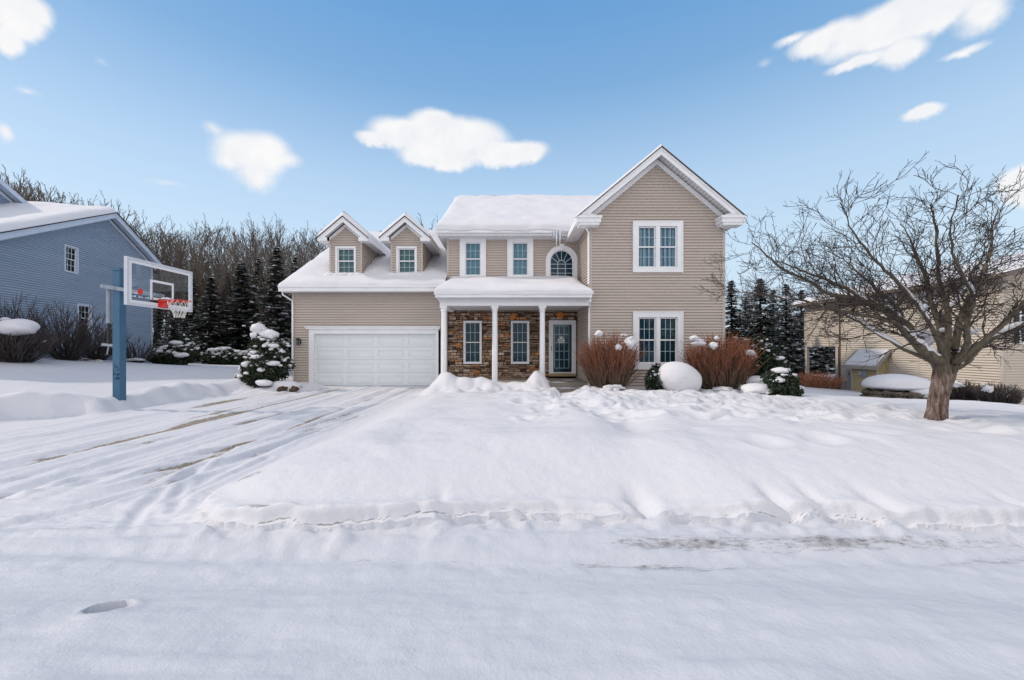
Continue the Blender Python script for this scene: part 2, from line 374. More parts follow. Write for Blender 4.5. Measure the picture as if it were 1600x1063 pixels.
def terrain(x, y):
    x = np.asarray(x, float); y = np.asarray(y, float)
    base = tps(x, y) + .05*fbm(x*.35, y*.35, 3) + .018*fbm(x*1.7+3, y*1.7, 3)
    dirt_shade = np.zeros_like(base)
    sd = lawn_sd(x, y)
    # stepped bank: almost vertical lip, then rounding over
    w = 1.5 + .5*vnoise(x*.45, x*0+3)*sst(4.6, 2.6, x)
    gap = np.clip(.62+1.9*vnoise(x*.8, x*0+5), 0, 1); apron = .055*sst(2.80, 3.38, y)*sst(-3.3, -2.2, x)*sst(4.6, 3.6, y)
    lipf = .03 + .17*gap
    prof = lipf*sst(-.015, .03, sd) + (1-lipf)*np.clip(1-(1-np.clip(sd/w, 0, 1))**2.2, 0, 1)*sst(-.01, .03, sd)
    near_drive = sst(3.0, 1.2, x+3)*sst(4.6, 6.5, y)            # along the driveway the edge is a gentle slope
    prof2 = sst(-.1, 1.5, sd)
    prof = prof*(1-near_drive) + prof2*near_drive
    hl = apron + (base-apron)*prof
    # blocks / grooves in the bank face
    face = np.exp(-((sd-.10)/.17)**2)
    for gx, gw, ga in ((1.15, .09, .16), (2.28, .06, .12), (2.62, .05, .08), (3.1, .08, .10), (-.6, .05, .05), (4.2, .05, .05)):
        hl = hl - .7*face*ga*gau(x + .25*(y-3.6), gx, gw)
    # path and dents
    d = seg_dist(x, y, TR)
    tw = .30 + .1*vnoise(x*2, y*2)
    hl = hl - .12*np.exp(-(d/tw)**2)*sst(3.9, 5.2, y) + .035*np.exp(-((d-.6)/.3)**2)*sst(4, 5.5, y)
    lu = sst(5.5, 8, y)*sst(13.5, 12, y)*sst(-1.0, 1.5, x)*sst(8.5, 6, x)
    hl = hl + lu*.11*fbm(x*2.6, y*2.6, 3)*1.3
    nd = len(DENTS)
    for (dx, dy, dr, da) in DENTS:
        m = (np.abs(x-dx) < 2.6*dr) & (np.abs(y-dy) < 2.6*dr)
        if m.any():
            q2 = ((x[m]-dx)**2+(y[m]-dy)**2)/dr**2; hl[m] -= da*np.exp(-q2**1.4) - .35*da*np.exp(-((np.sqrt(q2)-1.45)/.4)**2)
    # crest ridges on the left flank of the mound
    hl = hl + (.085*fbm(x*.8+5, y*.9+2, 3) + .03*np.abs(fbm(x*2.1, y*2.4+7, 2)))*sst(.2, 1.1, sd)*sst(14, 11, y)
    left = left_sd(x, y)
    hb = base*sst(-.15, .8, left) + .22*np.exp(-((left-.45)/.38)**2)*(.45+1.6*np.clip(fbm(x*1.1, y*1.1, 3)+.25, 0, 1))*sst(17, 14, y)
    # street and driveway
    tr = np.zeros_like(base)
    wobx = x + .10*fbm(y*.45, x*0+2, 2) + .5*sst(5.5, 3.2, y)*(-.3)
    for tx, tw_, ta in ((-6.3, .16, .045), (-4.15, .15, .04), (-5.2, .10, .035), (-5.65, .07, .02), (-7.9, .14, .03), (-7.1, .08, .02), (-3.5, .10, .03), (-4.7, .06, .015), (-8.8, .1, .02)):
        tr = tr - ta*gau(wobx, tx, tw_) + ta*.55*(gau(wobx, tx-tw_*1.9, tw_*.7) + gau(wobx, tx+tw_*1.9, tw_*.7))
    drive = sst(3.0, 4.6, y)*sst(15.9, 15.2, y)
    hd = 1.5*tr*drive*(.7+.6*fbm(x*2, y*.8, 2)) + .015*fbm(x*2.2, y*1.1, 4) + .010*fbm(x*9, y*3, 3)
    stz = sst(4.6, 3.2, y)
    hs = .022*fbm(x*1.2, y*6, 4) + .020*fbm(x*6, y*10, 3)*sst(2.5, 2.75, y) + .02*gau(y + .12*np.sin(x*.7), 3.15, .06) - .025*gau(y + .1*np.sin(x*.5+1), 2.88, .09)
    rub = np.exp(-((sd+.10)/.16)**2)*sst(4.4, 3.6, y); rub = rub*(.05*np.clip(fbm(x*5.5, y*7, 3)+.05, 0, 1)*2+.03*np.clip(fbm(x*13, y*13, 2), 0, 1))
    hd = hd*(1-stz) + hs*stz + apron + rub
    h = np.where(sd > -.05, np.where(sd > .3, hl, np.maximum(hl, 0))+hd*(1-sst(0, .2, sd)), hd)
    h = np.where((left > -.3) & (x < -5), hb + hd*(1-sst(-.2, .3, left)), h)
    # bank on the camera's side of the street
    edge = 2.58 + .08*np.sin(x*.9+1) + .10*fbm(x*.7, x*0, 2) - .05*x*sst(1, 4, x)
    nb = sst(edge+.03, edge-.55, y)
    h = h + nb*(.10 + .07*fbm(x*.6, y*.6, 2) + .02*fbm(x*3, y*3, 2)) + .12*sst(2.2, .6, y)
    h = h + (.007*fbm(x*6.5, y*6.5, 3) + .005*fbm(x*15, y*15+3, 2))*sst(9, 5, y)
    # boot hole near the camera
    hx, hy = -2.14, 2.14
    rr = np.hypot((x-hx)/.078, (y-hy)/.07)
    h = h - .36*sst(1.15, .8, rr) + .02*gau(rr, 1.5, .3)
    if x.size > 1:
        for pl_, wd_, dp_ in RUTS:
            dd = seg_dist(x, y, pl_); mk = (sd < 0)*sst(3.0, 3.6, y)
            h = h + mk*dp_*(-np.exp(-(dd/wd_)**2) + .6*np.exp(-((dd-1.8*wd_)/(.7*wd_))**2))
    for (px, py, pr, pa) in PILES: h = h + pa*np.exp(-(((x-px)**2+(y-py)**2)/pr**2)**1.3)
    # keep snow off steps and out of the house
    st = sst(1.35, 1.7, x)*sst(2.9, 2.7, x)*sst(12.7, 13.3, y)
    h = h*(1-st) + (-.05)*st
    inside = ((x > -8.4) & (x < 2.9) & (y > 16.1) & (y < 26)) | ((x > 3.1) & (x < 7.5) & (y > 14.05) & (y < 24)) 
    h = np.where(inside, h-.6, h)
    # ---- dirt (own colour along wheel lines and smudges, plus painted shade under the plough cut)
    dz = sst(15.6, 14.2, y)
    vy = vnoise(y*1.1, x*0+3); vz = vnoise(x*3, y*2.2)
    dirt_shade += gau(wobx, -6.3, .13+.12*vy)*((.86+.35*vz+.25*vy)*sst(4.5, 8, y)*dz + .42)*sst(3.4, 4.6, y)
    dirt_shade += gau(wobx, -6.72, .10)*(.55+.5*vz)*sst(7, 9, y)*dz + .75*gau(wobx, -6.15, .2)*gau(y, 8.4, .5)
    dirt_shade += gau(wobx, -4.15, .11)*(.58+.35*vz+.25*vy)*sst(3.4, 5, y)*sst(15, 12, y)
    dirt_shade += gau(wobx, -7.95, .22)*.8*gau(y, 11.2, 1.6)
    dirt_shade += gau(wobx, -7.4, .3)*.55*gau(y, 13.2, 1.0)
    dirt_shade += .40*drive*np.clip(gau(wobx, -5.2, .1), 0, 1)
    if x.size > 1:
        for k_, (pl_, wd_, dp_) in enumerate(RUTS[:4]): dirt_shade += (.46+.45*vz)*np.exp(-(seg_dist(x, y, pl_)/(wd_*1.3))**2)*sst(3.2, 4, y)*(1+.5*vy)*(sd < 0)
        dirt_shade += .85*gau(x, -6.35, .5)*gau(y, 9.3, .45)*np.clip(.6+1.5*vnoise(x*6, y*4), 0, 1)
    dirt_shade += .80*np.clip(.5+2.2*vnoise(x*5, y*5), 0, 1)*(gau(x, -2.55, .35)*gau(y, 3.95, .16) + gau(x, -1.9, .5)*gau(sd, .06, .05))*sst(-.1, .05, sd)
    undercut_line = np.exp(-(np.abs(sd+.012+.006*vnoise(x*6, x*0))/.008)**2)*sst(4.6, 4.0, y)  # dark streak at the bank foot: grime plus the painted shade of an undercut
    dirt_shade += undercut_line*(.40 + .42*gap)*sst(-.42, -.1, vnoise(x*1.7, x*0+12))
    dirt_shade += .42*gau(sd, .16, .03)*gau(x, -1.0, .9)*sst(4.6, 4.0, y)
    dirt_shade += (.55*gau(y + .05*np.sin(x), 2.79, .07)*(.80+.8*vnoise(x*.8, x*0+7)) + .27*gau(y, 2.93, .2)*sst(-2.4, -1.2, x)*(.8+.9*vnoise(x*2, y*9)) + .45*gau(y, 3.02, .12)*sst(-.5, 1.5, x)*(.75+.9*vnoise(x*1.1+5, x*0+1)))*sst(-2.8, -1.2, x)
    dirt_shade = dirt_shade + .09*(dirt_shade > .3)*(x < -2.9)*(y > 3.6)
    return h, np.clip(dirt_shade, 0, 1)
def H(x, y):
    h, _ = terrain(np.array([float(x)]), np.array([float(y)])); return float(h[0])
# ------------------------------------------------------------------ terrain meshes
def build_ground():
    ys = [-40, -20, -8, -3, -1, 0, .5, .8, 1.0]
    y = 1.15
    while y < 70: ys.append(y); y += .011 if 3.08 < y < 3.62 else max(.018, .0085*y)
    ys += [76, 85, 100, 130, 180, 260, 400]
    xs = [0]; x = 0
    while x < 70: x += max(.034, .0125*(x-2)); xs.append(x)
    xs += [80, 100, 140, 200, 300, 450]
    xs = [-v for v in xs[:0:-1]] + xs
    X, Y = np.meshgrid(np.array(xs, float), np.array(ys, float), indexing='ij')
    Z, D = terrain(X, Y)
    nx, ny = X.shape
    V = np.stack([X.ravel(), Y.ravel(), Z.ravel()], 1)
    ii, jj = np.meshgrid(np.arange(nx-1), np.arange(ny-1), indexing='ij')
    a = (ii*ny+jj).ravel(); F = np.stack([a, a+ny, a+ny+1, a+1], 1)
    c = V[F].mean(1); sd = lawn_sd(c[:, 0], c[:, 1]); lf = left_sd(c[:, 0], c[:, 1])
    street = c[:, 1] < 3.30
    street &= ~(sd > -.045)
    drive = (~street) & (sd < -.045) & (lf < -.1) & (c[:, 1] < 16.6)
    lawn = ~(street | drive)
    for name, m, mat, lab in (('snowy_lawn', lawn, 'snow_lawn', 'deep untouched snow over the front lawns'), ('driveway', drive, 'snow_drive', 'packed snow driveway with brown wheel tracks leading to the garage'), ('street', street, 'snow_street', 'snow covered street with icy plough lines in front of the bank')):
        f = F[m]; used = np.unique(f); idx = np.zeros(len(V), int); idx[used] = np.arange(len(used))
        me = bpy.data.meshes.new(name)
        me.vertices.add(len(used)); me.vertices.foreach_set('co', V[used].ravel())
        me.loops.add(len(f)*4); me.loops.foreach_set('vertex_index', idx[f].ravel())
        me.polygons.add(len(f)); me.polygons.foreach_set('loop_start', np.arange(len(f))*4); me.polygons.foreach_set('loop_total', np.full(len(f), 4))
        me.polygons.foreach_set('use_smooth', np.ones(len(f), bool))
        at = me.attributes.new('dirt_shade', 'FLOAT', 'POINT'); at.data.foreach_set('value', D.ravel()[used])
        me.update(calc_edges=True)
        o = finish(me, M[mat], name, None); tag(o, lab, kind='structure')
build_ground()

# ------------------------------------------------------------------ building helpers
def interval(poly, z):
    xs = []
    n = len(poly)
    for i in range(n):
        (a, za), (b, zb) = poly[i], poly[(i+1) % n]
        if (za <= z <= zb) or (zb <= z <= za):
            if abs(za-zb) < 1e-9: xs += [a, b]
            else: xs.append(a+(b-a)*(z-za)/(zb-za))
    return (min(xs), max(xs)) if xs else None
def siding(mb, poly, holes=(), exp=.1016, o=0, g=.030, lip=.046):
    zs = [p[1] for p in poly]; z0, z1 = min(zs), max(zs)
    k = 0; z = z0
    while z < z1-.012:
        zt = min(z+exp, z1)
        ib = interval(poly, z+1e-6); it = interval(poly, zt-1e-6)
        if ib and it:
            zm = (z+zt)/2
            hs = sorted([(h[0], h[1]) for h in holes if h[2] < zm < h[3]])
            segs = []; cb, ct = ib[0], it[0]
            for (a, b) in hs:
                if a > cb: segs.append((cb, a, ct, a))
                cb = ct = b
            if ib[1] > cb+1e-6 or it[1] > ct+1e-6: segs.append((cb, ib[1], ct, it[1]))
            for (b0, b1, t0, t1) in segs:
                if b1 <= b0+1e-6 and t1 <= t0+1e-6: continue
                def at(s): return (b0+(t0-b0)*s, b1+(t1-b1)*s)
                zg = min(z+g, zt); sg = (zg-z)/(zt-z) if zt > z else 0
                a0, a1 = at(sg)
                mb.quad((b0, o, z), (b1, o, z), (a1, o, zg), (a0, o, zg))
                mb.quad((a0, o, zg), (a1, o, zg), (a1, o+lip, zg), (a0, o+lip, zg))
                mb.quad((a0, o+lip, zg), (a1, o+lip, zg), (t1, o+.007, zt), (t0, o+.007, zt))
                mb.quad((t0, o+.007, zt), (t1, o+.007, zt), (t1, o, zt), (t0, o, zt))
        z = zt; k += 1
def frontF(Y): return ((0, Y), (1, 0), (0, -1))
def leftF(X): return ((X, 0), (0, 1), (-1, 0))       # faces -X, u = Y
def rightF(X): return ((X, 0), (0, 1), (1, 0))       # faces +X, u = Y
def window(parent, F, u0, u1, z0, z1, tw=.08, tt=None, tb=None, units=1, mull=.09, cols=3, rows=2, blind='blind', name='window', sash=.045, mid=None, proud=.066, subs=True, mun=.012, trim='white', dark=False):
    tt = tw if tt is None else tt; tb = tw if tb is None else tb
    t = MB(F)
    t.box(u0, u1, -.10, proud, z1-tt, z1); t.box(u0, u1, -.10, proud, z0, z0+tb)
    t.box(u0, u0+tw, -.10, proud-.003, z0+tb, z1-tt); t.box(u1-tw, u1, -.10, proud-.003, z0+tb, z1-tt)
    if tw > .12:   # back-band: a thin raised outer edge on wide casings
        e = .03
        t.box(u0-.012, u0+e, -.02, proud+.015, z0-.01, z1+.01); t.box(u1-e, u1+.012, -.02, proud+.015, z0-.01, z1+.01)
        t.box(u0+e, u1-e, -.02, proud+.013, z1-e, z1+.012); t.box(u0+e, u1-e, -.02, proud+.013, z0-.012, z0+e)
    gu0, gu1, gz0, gz1 = u0+tw, u1-tw, z0+tb, z1-tt
    w = (gu1-gu0-mull*(units-1))/units
    for k in range(units-1):
        a = gu0+(k+1)*w+k*mull; t.box(a, a+mull, -.10, proud-.006, gz0, gz1)
    win = part(name, t, trim, parent)
    s = MB(F); p = MB(F); b = MB(F); m = MB(F)
    for k in range(units):
        a = gu0+k*(w+mull); c = a+w; zm = (gz0+gz1)/2 if mid is None else mid
        for (q0, q1, oo) in ((gz0, zm+sash/2, -.035), (zm-sash/2, gz1, -.012)):
            s.box(a, a+sash, oo-.03, oo, q0, q1); s.box(c-sash, c, oo-.03, oo, q0, q1)
            s.box(a+sash, c-sash, oo-.03, oo-.002, q0, q0+sash); s.box(a+sash, c-sash, oo-.03, oo-.002, q1-sash, q1)
            i0, i1, j0, j1 = a+sash, c-sash, q0+sash, q1-sash
            for e in range(1, cols): x = i0+(i1-i0)*e/cols; m.box(x-mun/2, x+mun/2, oo-.018, oo-.006, j0, j1)
            for e in range(1, rows): z = j0+(j1-j0)*e/rows; m.box(i0, i1, oo-.0175, oo-.0065, z-mun/2, z+mun/2)
            p.quad((i0, oo-.02, j0), (i1, oo-.02, j0), (i1, oo-.02, j1), (i0, oo-.02, j1))
        b.box(a-.02, c+.02, -.17, -.12, gz0-.03, gz1+.03)
    part('sash', s, 'white', win); part('muntins', m, 'muntin', win); part('pane', p, 'glass', win); part('curtain' if blind == 'curtain' else 'blind', b, blind, win)
    return win
def snow_slab(name, parent, c00, c10, c11, c01, T, r=.35, round_=(1, 1, 1, 1), nu=60, nv=26, amp=.05, seed=0, out=.05, loc=None, droop=.0, mat='snow', low=None):
    """thick snow on a roof quad; corners ccw from lower-left; round_ = (v=0 edge, u=1 edge, v=1 edge, u=0 edge)"""
    C = [Vector(p) for p in (c00, c10, c11, c01)]
    Lu = ((C[1]-C[0]).length + (C[2]-C[3]).length)/2; Lv = ((C[3]-C[0]).length + (C[2]-C[1]).length)/2
    def spaced(n, L, ra, rb):
        t = np.linspace(0, 1, n); out_ = t.copy()
        if ra and rb: out_ = t*.35 + .65*(.5-.5*np.cos(np.pi*t))
        elif ra: out_ = t*.35 + .65*(1-np.cos(np.pi*t/2))
        elif rb: out_ = t*.35 + .65*np.sin(np.pi*t/2)
        return out_
    us = spaced(nu, Lu, round_[3], round_[1]); vs = spaced(nv, Lv, round_[0], round_[2])
    U, V = np.meshgrid(us, vs, indexing='ij')
    c = [np.array(p) for p in C]
    P = ((1-U)*(1-V))[..., None]*c[0] + (U*(1-V))[..., None]*c[1] + (U*V)[..., None]*c[2] + ((1-U)*V)[..., None]*c[3]
    d = np.full(U.shape, 9.)
    if round_[0]: d = np.minimum(d, V*Lv)
    if round_[2]: d = np.minimum(d, (1-V)*Lv)
    if round_[3]: d = np.minimum(d, U*Lu)
    if round_[1]: d = np.minimum(d, (1-U)*Lu)
    nz = fbm(U*Lu*.9+seed*7.7, V*Lv*.9+seed*3.1, 3)
    rr = r*(1+.5*vnoise(U*Lu*1.3+seed, V*Lv*1.3))
    q = np.clip(d/rr, 0, 1)
    h = T*np.sqrt(np.clip(1-(1-q)**2.2, 0, 1))*(1 + .25*nz) + amp*nz*q
    lift = .03*(1-q)
    P[..., 2] += np.maximum(h, 0) + .005
    # bulge the lip outward beyond the eave
    bul = out*np.sin(np.pi*np.clip(h/T, 0, 1))*(1-q)
    eu = (c[1]-c[0])/max(Lu, .01); ev = (c[3]-c[0])/max(Lv, .01)
    if round_[0]:
        m = (V*Lv < rr)*bul*(1+1.2*vnoise(U*Lu*1.7+seed*2, U*0)); P -= m[..., None]*ev
        if droop: P[..., 2] -= droop*np.exp(-(V*Lv/.06)**2)*(.5+vnoise(U*Lu*2.3+seed, U*0+9))
    mb = MB(); mb.grid(P.reshape(-1, 3), nu, nv)
    # underside
    B = [tuple(p) for p in (c[0], c[1], c[2], c[3])]; mb.quad(*[(b[0], b[1], b[2]+.004) for b in B])
    return part(name, mb, mat, parent, smooth=True, loc=loc)
def blob_mesh(mb, c, rad, seed=0, amp=.18, sub=3, flat=None, fr=1.6):
    bm = bmesh.new(); bmesh.ops.create_icosphere(bm, subdivisions=sub, radius=1)
    bm.verts.ensure_lookup_table()
    P = np.array([v.co[:] for v in bm.verts]); F = [tuple(v.index for v in f.verts) for f in bm.faces]; bm.free()
    n = fbm(P[:, 0]*fr+seed*3.7, P[:, 1]*fr+P[:, 2]*fr*1.3+seed*1.9, 3)
    P = P*(1+amp*2*n)[:, None]
    if flat is not None: P[:, 2] = np.where(P[:, 2] < 0, P[:, 2]*flat, P[:, 2])
    P = P*np.array(rad) + np.array(c)
    b = len(mb.v); mb.v += [tuple(p) for p in P]; mb.t += [0]*len(P); mb.f += [tuple(i+b for i in f) for f in F]

# ------------------------------------------------------------------ MAIN HOUSE
YG, YM, YW, YP = 16.0, 16.2, 13.9, 13.55
XG0, XM0, XW0, XW1 = -8.57, -2.365, 2.94, 7.645
house = thing('brick_house', (0, 16, 0), 'tan sided house with stone porch wall, two dormers and white garage door', 'house')
house.name = 'house'
def mwz(py): return PZ(py, YM)
def mwx(px): return PX(px, YM)
# garage wall
door_u = (PX(491, YG), PX(680.7, YG)); door_z = (0.0, PZ(522, YG))
w = MB(frontF(YG)); siding(w, [(XG0, -.4), (XM0+.02, -.4), (XM0+.02, 3.74), (XG0, 3.74)], [(door_u[0]-.2, door_u[1]+.2, -1, door_z[1]+.15)])
part('garage_front_wall', w, 'siding', house)
w = MB(leftF(XG0)); siding(w, [(16.0, -.4), (27.9, -.4), (27.9, 4.0), (22.3, 7.5), (16.0, 3.9)]); part('garage_side_wall', w, 'siding', house)
w = MB(); w.box(XG0+.05, XM0-.02, 27.8, 27.9, -.4, 4); w.box(XM0, XW1, 26.4, 26.5, -.4, 6.2); part('back_wall', w, 'siding', house)
# corner boards
c = MB()
for (x0, x1, y0, y1, z0, z1) in ((XG0-.03, XG0+.06, YG-.035, YG+.06, -.4, 3.74), (XM0-.03, XM0+.055, YM-.035, YM+.06, 3.0, 6.03), (XW0-.03, XW0+.085, YW-.035, YW+.06, -.4, 5.86), (XW1-.07, XW1+.03, YW-.035, YW+.07, -.4, 5.86), (XW0-.05, XW0-.005, YM-.06, YM-.01, 3.0, 6.0)):
    c = MB(); c.box(x0, x1, y0, y1, z0, z1); part('corner_trim', c, 'siding_trim', house)
# upper main wall
W1 = (mwx(719), mwx(759), mwz(436), mwz(371.3)); W2 = (mwx(793), mwx(832.7), mwz(436), mwz(371.3))
ac_x, ac_z, ar = mwx(877.5), mwz(384.8)-.64, .64
holes = [(W1[0]+.15, W1[1]-.15, W1[2], W1[3]-.12), (W2[0]+.15, W2[1]-.15, W2[2], W2[3]-.12), (ac_x-.47, ac_x+.47, 4.3, ac_z)]
for k in range(10):
    za = ac_z+.05*k; hw = math.sqrt(max(.5**2-(.05*k+.03)**2, 0)); holes.append((ac_x-hw, ac_x+hw, za, za+.0499))
w = MB(frontF(YM)); siding(w, [(XM0, 3.05), (XW0, 3.05), (XW0, 6.03), (XM0, 6.03)], holes); part('upper_front_wall', w, 'siding', house)
w = MB(leftF(XM0)); siding(w, [(16.2, -.3), (26.4, -.3), (26.4, 6.2), (21.3, 9.05), (16.2, 6.2)]); part('side_wall', w, 'siding', house)
w = MB(rightF(XW1)); siding(w, [(13.9, -.4), (26.4, -.4), (26.4, 5.95), (13.9, 5.95)]); part('side_wall', w, 'siding', house)
w = MB(leftF(XW0)); siding(w, [(13.9, -.4), (16.19, -.4), (16.19, 6.0), (13.9, 6.0)]); part('wing_side_wall', w, 'siding', house)
# wing front
SL = .83; AX = 5.29; ZR = 8.36
UW = (PX(988.6, YW), PX(1065.6, YW), PZ(425.7, YW), PZ(346.7, YW)); LW = (PX(989, YW), PX(1066, YW), PZ(577, YW), PZ(487.7, YW))
def roofz(x): return ZR-SL*abs(x-AX)
zw = roofz(XW0)-.12
w = MB(frontF(YW)); siding(w, [(XW0, -.4), (XW1, -.4), (XW1, zw), (AX, ZR-.12), (XW0, zw)], [(UW[0]+.15, UW[1]-.15, UW[2]+.12, UW[3]-.12), (LW[0]+.15, LW[1]-.15, LW[2]+.15, LW[3]-.15)]); part('wing_front_wall', w, 'siding', house)
# dark interior liners so nothing shows through
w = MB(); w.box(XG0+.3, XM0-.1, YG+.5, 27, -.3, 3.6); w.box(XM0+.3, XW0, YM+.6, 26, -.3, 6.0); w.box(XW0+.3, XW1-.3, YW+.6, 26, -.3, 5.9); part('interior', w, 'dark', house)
# windows
window(house, frontF(YM), *W1, tw=.20, tt=.20, tb=.14, blind='blind', mid=mwz(404.8))
window(house, frontF(YM), *W2, tw=.20, tt=.20, tb=.14, blind='blind', mid=mwz(404.8))
window(house, frontF(YW), *UW, tw=.185, tt=.17, tb=.17, units=2, mull=.13, blind='curtain', mid=PZ(386, YW))
window(house, frontF(YW), *LW, tw=.185, tt=.19, tb=.2, units=2, mull=.13, blind='blind_dark', mid=PZ(531.5, YW))
S1 = (mwx(724.6), mwx(752.9), mwz(568.8), mwz(501.7)); S2 = (mwx(798.2), mwx(826.8), mwz(568.8), mwz(501.7))
window(house, frontF(YM-.08), *S1, tw=.055, blind='blind_dark', mid=mwz(535.2), sash=.035, proud=.04)
window(house, frontF(YM-.08), *S2, tw=.055, blind='blind_dark', mid=mwz(535.2), sash=.035, proud=.04)
# arched window
def arc(cx, cz, r, n=28, a0=0, a1=math.pi): return [(cx+r*math.cos(a0+(a1-a0)*i/n), cz+r*math.sin(a0+(a1-a0)*i/n)) for i in range(n+1)]
def arch_ring(mb, cx, cz, ro, ri, zb, o0, o1, bottom=None):
    O = [(cx+ro, zb)] + arc(cx, cz, ro) + [(cx-ro, zb)]; I = [(cx+ri, zb)] + arc(cx, cz, ri) + [(cx-ri, zb)]
    for k in range(len(O)-1):
        a, b, c_, d = O[k], O[k+1], I[k+1], I[k]
        mb.prism([(a[0], o0, a[1]), (b[0], o0, b[1]), (c_[0], o0, c_[1]), (d[0], o0, d[1])], (0, o1-o0, 0))
F = frontF(YM); zb = mwz(436)
t = MB(F); arch_ring(t, ac_x, ac_z, ar, .475, mwz(442), -.10, .062); arch_ring(t, ac_x, ac_z, ar+.012, ar-.03, mwz(442), -.02, .075)
t.box(ac_x-.475, ac_x+.475, -.10, .05, mwz(442), zb)
t.prism([(ac_x-.075, -.02, ac_z+.46), (ac_x+.075, -.02, ac_z+.46), (ac_x+.105, -.02, ac_z+.71), (ac_x-.105, -.02, ac_z+.71)], (0, .115, 0))
aw = part('arched_window', t, 'white', house)
s = MB(F); arch_ring(s, ac_x, ac_z, .475, .44, zb, -.05, .0); s.box(ac_x-.44, ac_x+.44, -.05, 0, zb, zb+.04); part('sash', s, 'white', aw)
m_ = MB(F); arch_ring(m_, ac_x, ac_z-.09, .165, .145, zb+.04, -.035, -.02)
for a in (25, 58, 90, 122, 155):
    a = R(a); p0 = (ac_x+.165*math.cos(a), ac_z-.09+.165*math.sin(a)); p1 = (ac_x+.45*math.cos(a), ac_z-.0+.45*math.sin(a)); nx, nz = -(p1[1]-p0[1]), p1[0]-p0[0]; l = math.hypot(nx, nz); nx, nz = nx/l*.009, nz/l*.009
    m_.prism([(p0[0]+nx, -.034, p0[1]+nz), (p1[0]+nx, -.034, p1[1]+nz), (p1[0]-nx, -.034, p1[1]-nz), (p0[0]-nx, -.034, p0[1]-nz)], (0, .012, 0))
for z in (ac_z-.09, ac_z-.27, ac_z-.46): m_.box(ac_x-.44, ac_x+.44, -.0345, -.0205, z-.009, z+.009)
part('muntins', m_, 'muntin', aw)
p_ = MB(F); p_.quad(*([(x, -.03, z) for x, z in [(ac_x+.44, zb+.04)] + arc(ac_x, ac_z, .44) + [(ac_x-.44, zb+.04)]])); part('pane', p_, 'glass', aw)
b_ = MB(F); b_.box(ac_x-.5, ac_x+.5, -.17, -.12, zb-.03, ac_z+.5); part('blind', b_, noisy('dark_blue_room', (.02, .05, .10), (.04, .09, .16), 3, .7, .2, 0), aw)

# stone wall, laid stone by stone
rng = random.Random(11)
DO = (mwx(857.2), mwx(899.1), .40, mwz(501)); YS = YM
sh = [(S1[0], S1[1], S1[2], S1[3]), (S2[0], S2[1], S2[2], S2[3]), (DO[0], DO[1], -1, DO[3])]
w = MB(frontF(YS)); w.box(XM0, S1[0]+.05, -.02, .03, -.3, 3.04); w.box(S1[1]-.05, S2[0]+.05, -.02, .03, -.3, 3.04); w.box(S2[1]-.05, DO[0]+.05, -.02, .03, -.3, 3.04); w.box(DO[1]-.05, XW0-.001, -.02, .03, -.3, 3.04)
for h in (S1, S2): w.box(h[0]+.05, h[1]-.05, -.02, .03, -.3, h[2]+.03); w.box(h[0]+.05, h[1]-.05, -.02, .03, h[3]-.03, 3.04)
w.box(DO[0]+.05, DO[1]-.05, -.02, .03, DO[3]-.03, 3.04)
stone_wall = part('stone_wall', w, 'mortar', house)
st = MB(frontF(YS))
def clear(a, b, z0, z1):
    out = [(a, b)]
    for (h0, h1, g0, g1) in sh:
        if z1 > g0+.01 and z0 < g1-.01:
            nn = []
            for (p, q) in out:
                if q <= h0 or p >= h1: nn.append((p, q)); continue
                if p < h0: nn.append((p, h0))
                if q > h1: nn.append((h1, q))
            out = nn
    return out
z = -.15
while z < 3.02:
    hgt = rng.choice((.04, .05, .055, .065, .075, .095, .12)); hgt = min(hgt, 3.035-z)
    x = XM0+.003 - rng.uniform(0, .15)
    while x < XW0-.01:
        L = rng.uniform(.10, .42) if hgt < .09 else rng.uniform(.12, .30)
        for (a, b) in clear(max(x, XM0+.003), min(x+L, XW0-.01), z, z+hgt):
            if b-a < .03: continue
            tone = min(.92, max(0, rng.gauss(.45, .24))); 
            if rng.random() < .035: tone = .99
            dpt = .055+rng.uniform(0, .05); g = .006; j = lambda: rng.uniform(-.007, .007)
            # slightly irregular hexahedron with chamfered face
            b0 = len(st.v); q = [(a+g, z+g), (b-g, z+g+j()), (b-g, z+hgt-g+j()), (a+g, z+hgt-g)]
            for (u_, z_) in q: st.v.append(st.P(u_, .02, z_)); st.t.append(tone)
            cxx, czz = (a+b)/2, z+hgt/2
            for (u_, z_) in q: st.v.append(st.P(u_+math.copysign(.012, cxx-u_)+j(), dpt+j(), z_+math.copysign(.010, czz-z_)+j()*.5)); st.t.append(tone)
            st.f.append((b0+4, b0+5, b0+6, b0+7))
            for i in range(4):
                k2 = (i+1) % 4; st.f.append((b0+i, b0+k2, b0+4+k2, b0+4+i))
        x += L
    z += hgt
part('stones', st, 'stone', stone_wall, tone=True)
# large feature stones
big = MB()
for (px, py, rw, rh) in ((802, 495.5, .13, .15), (875.5, 493.5, .15, .15), (792, 523, .10, .09), (717.5, 539.5, .12, .11), (745, 582, .15, .10), (706, 520, .1, .06), (760, 497, .16, .06), (832, 575, .12, .09)):
    big = MB(); blob_mesh(big, (PX(px, YS), YS-.07, PZ(py, YS)), (rw, .055, rh), px, .22, 2, fr=1.2); part('feature_stone', big, 'orange_stone' if px not in (802, 875.5) else noisy('bright_orange_stone', (.40, .12, .03), (.68, .28, .08), 12, .8, .2, .4, 30, .01), stone_wall)

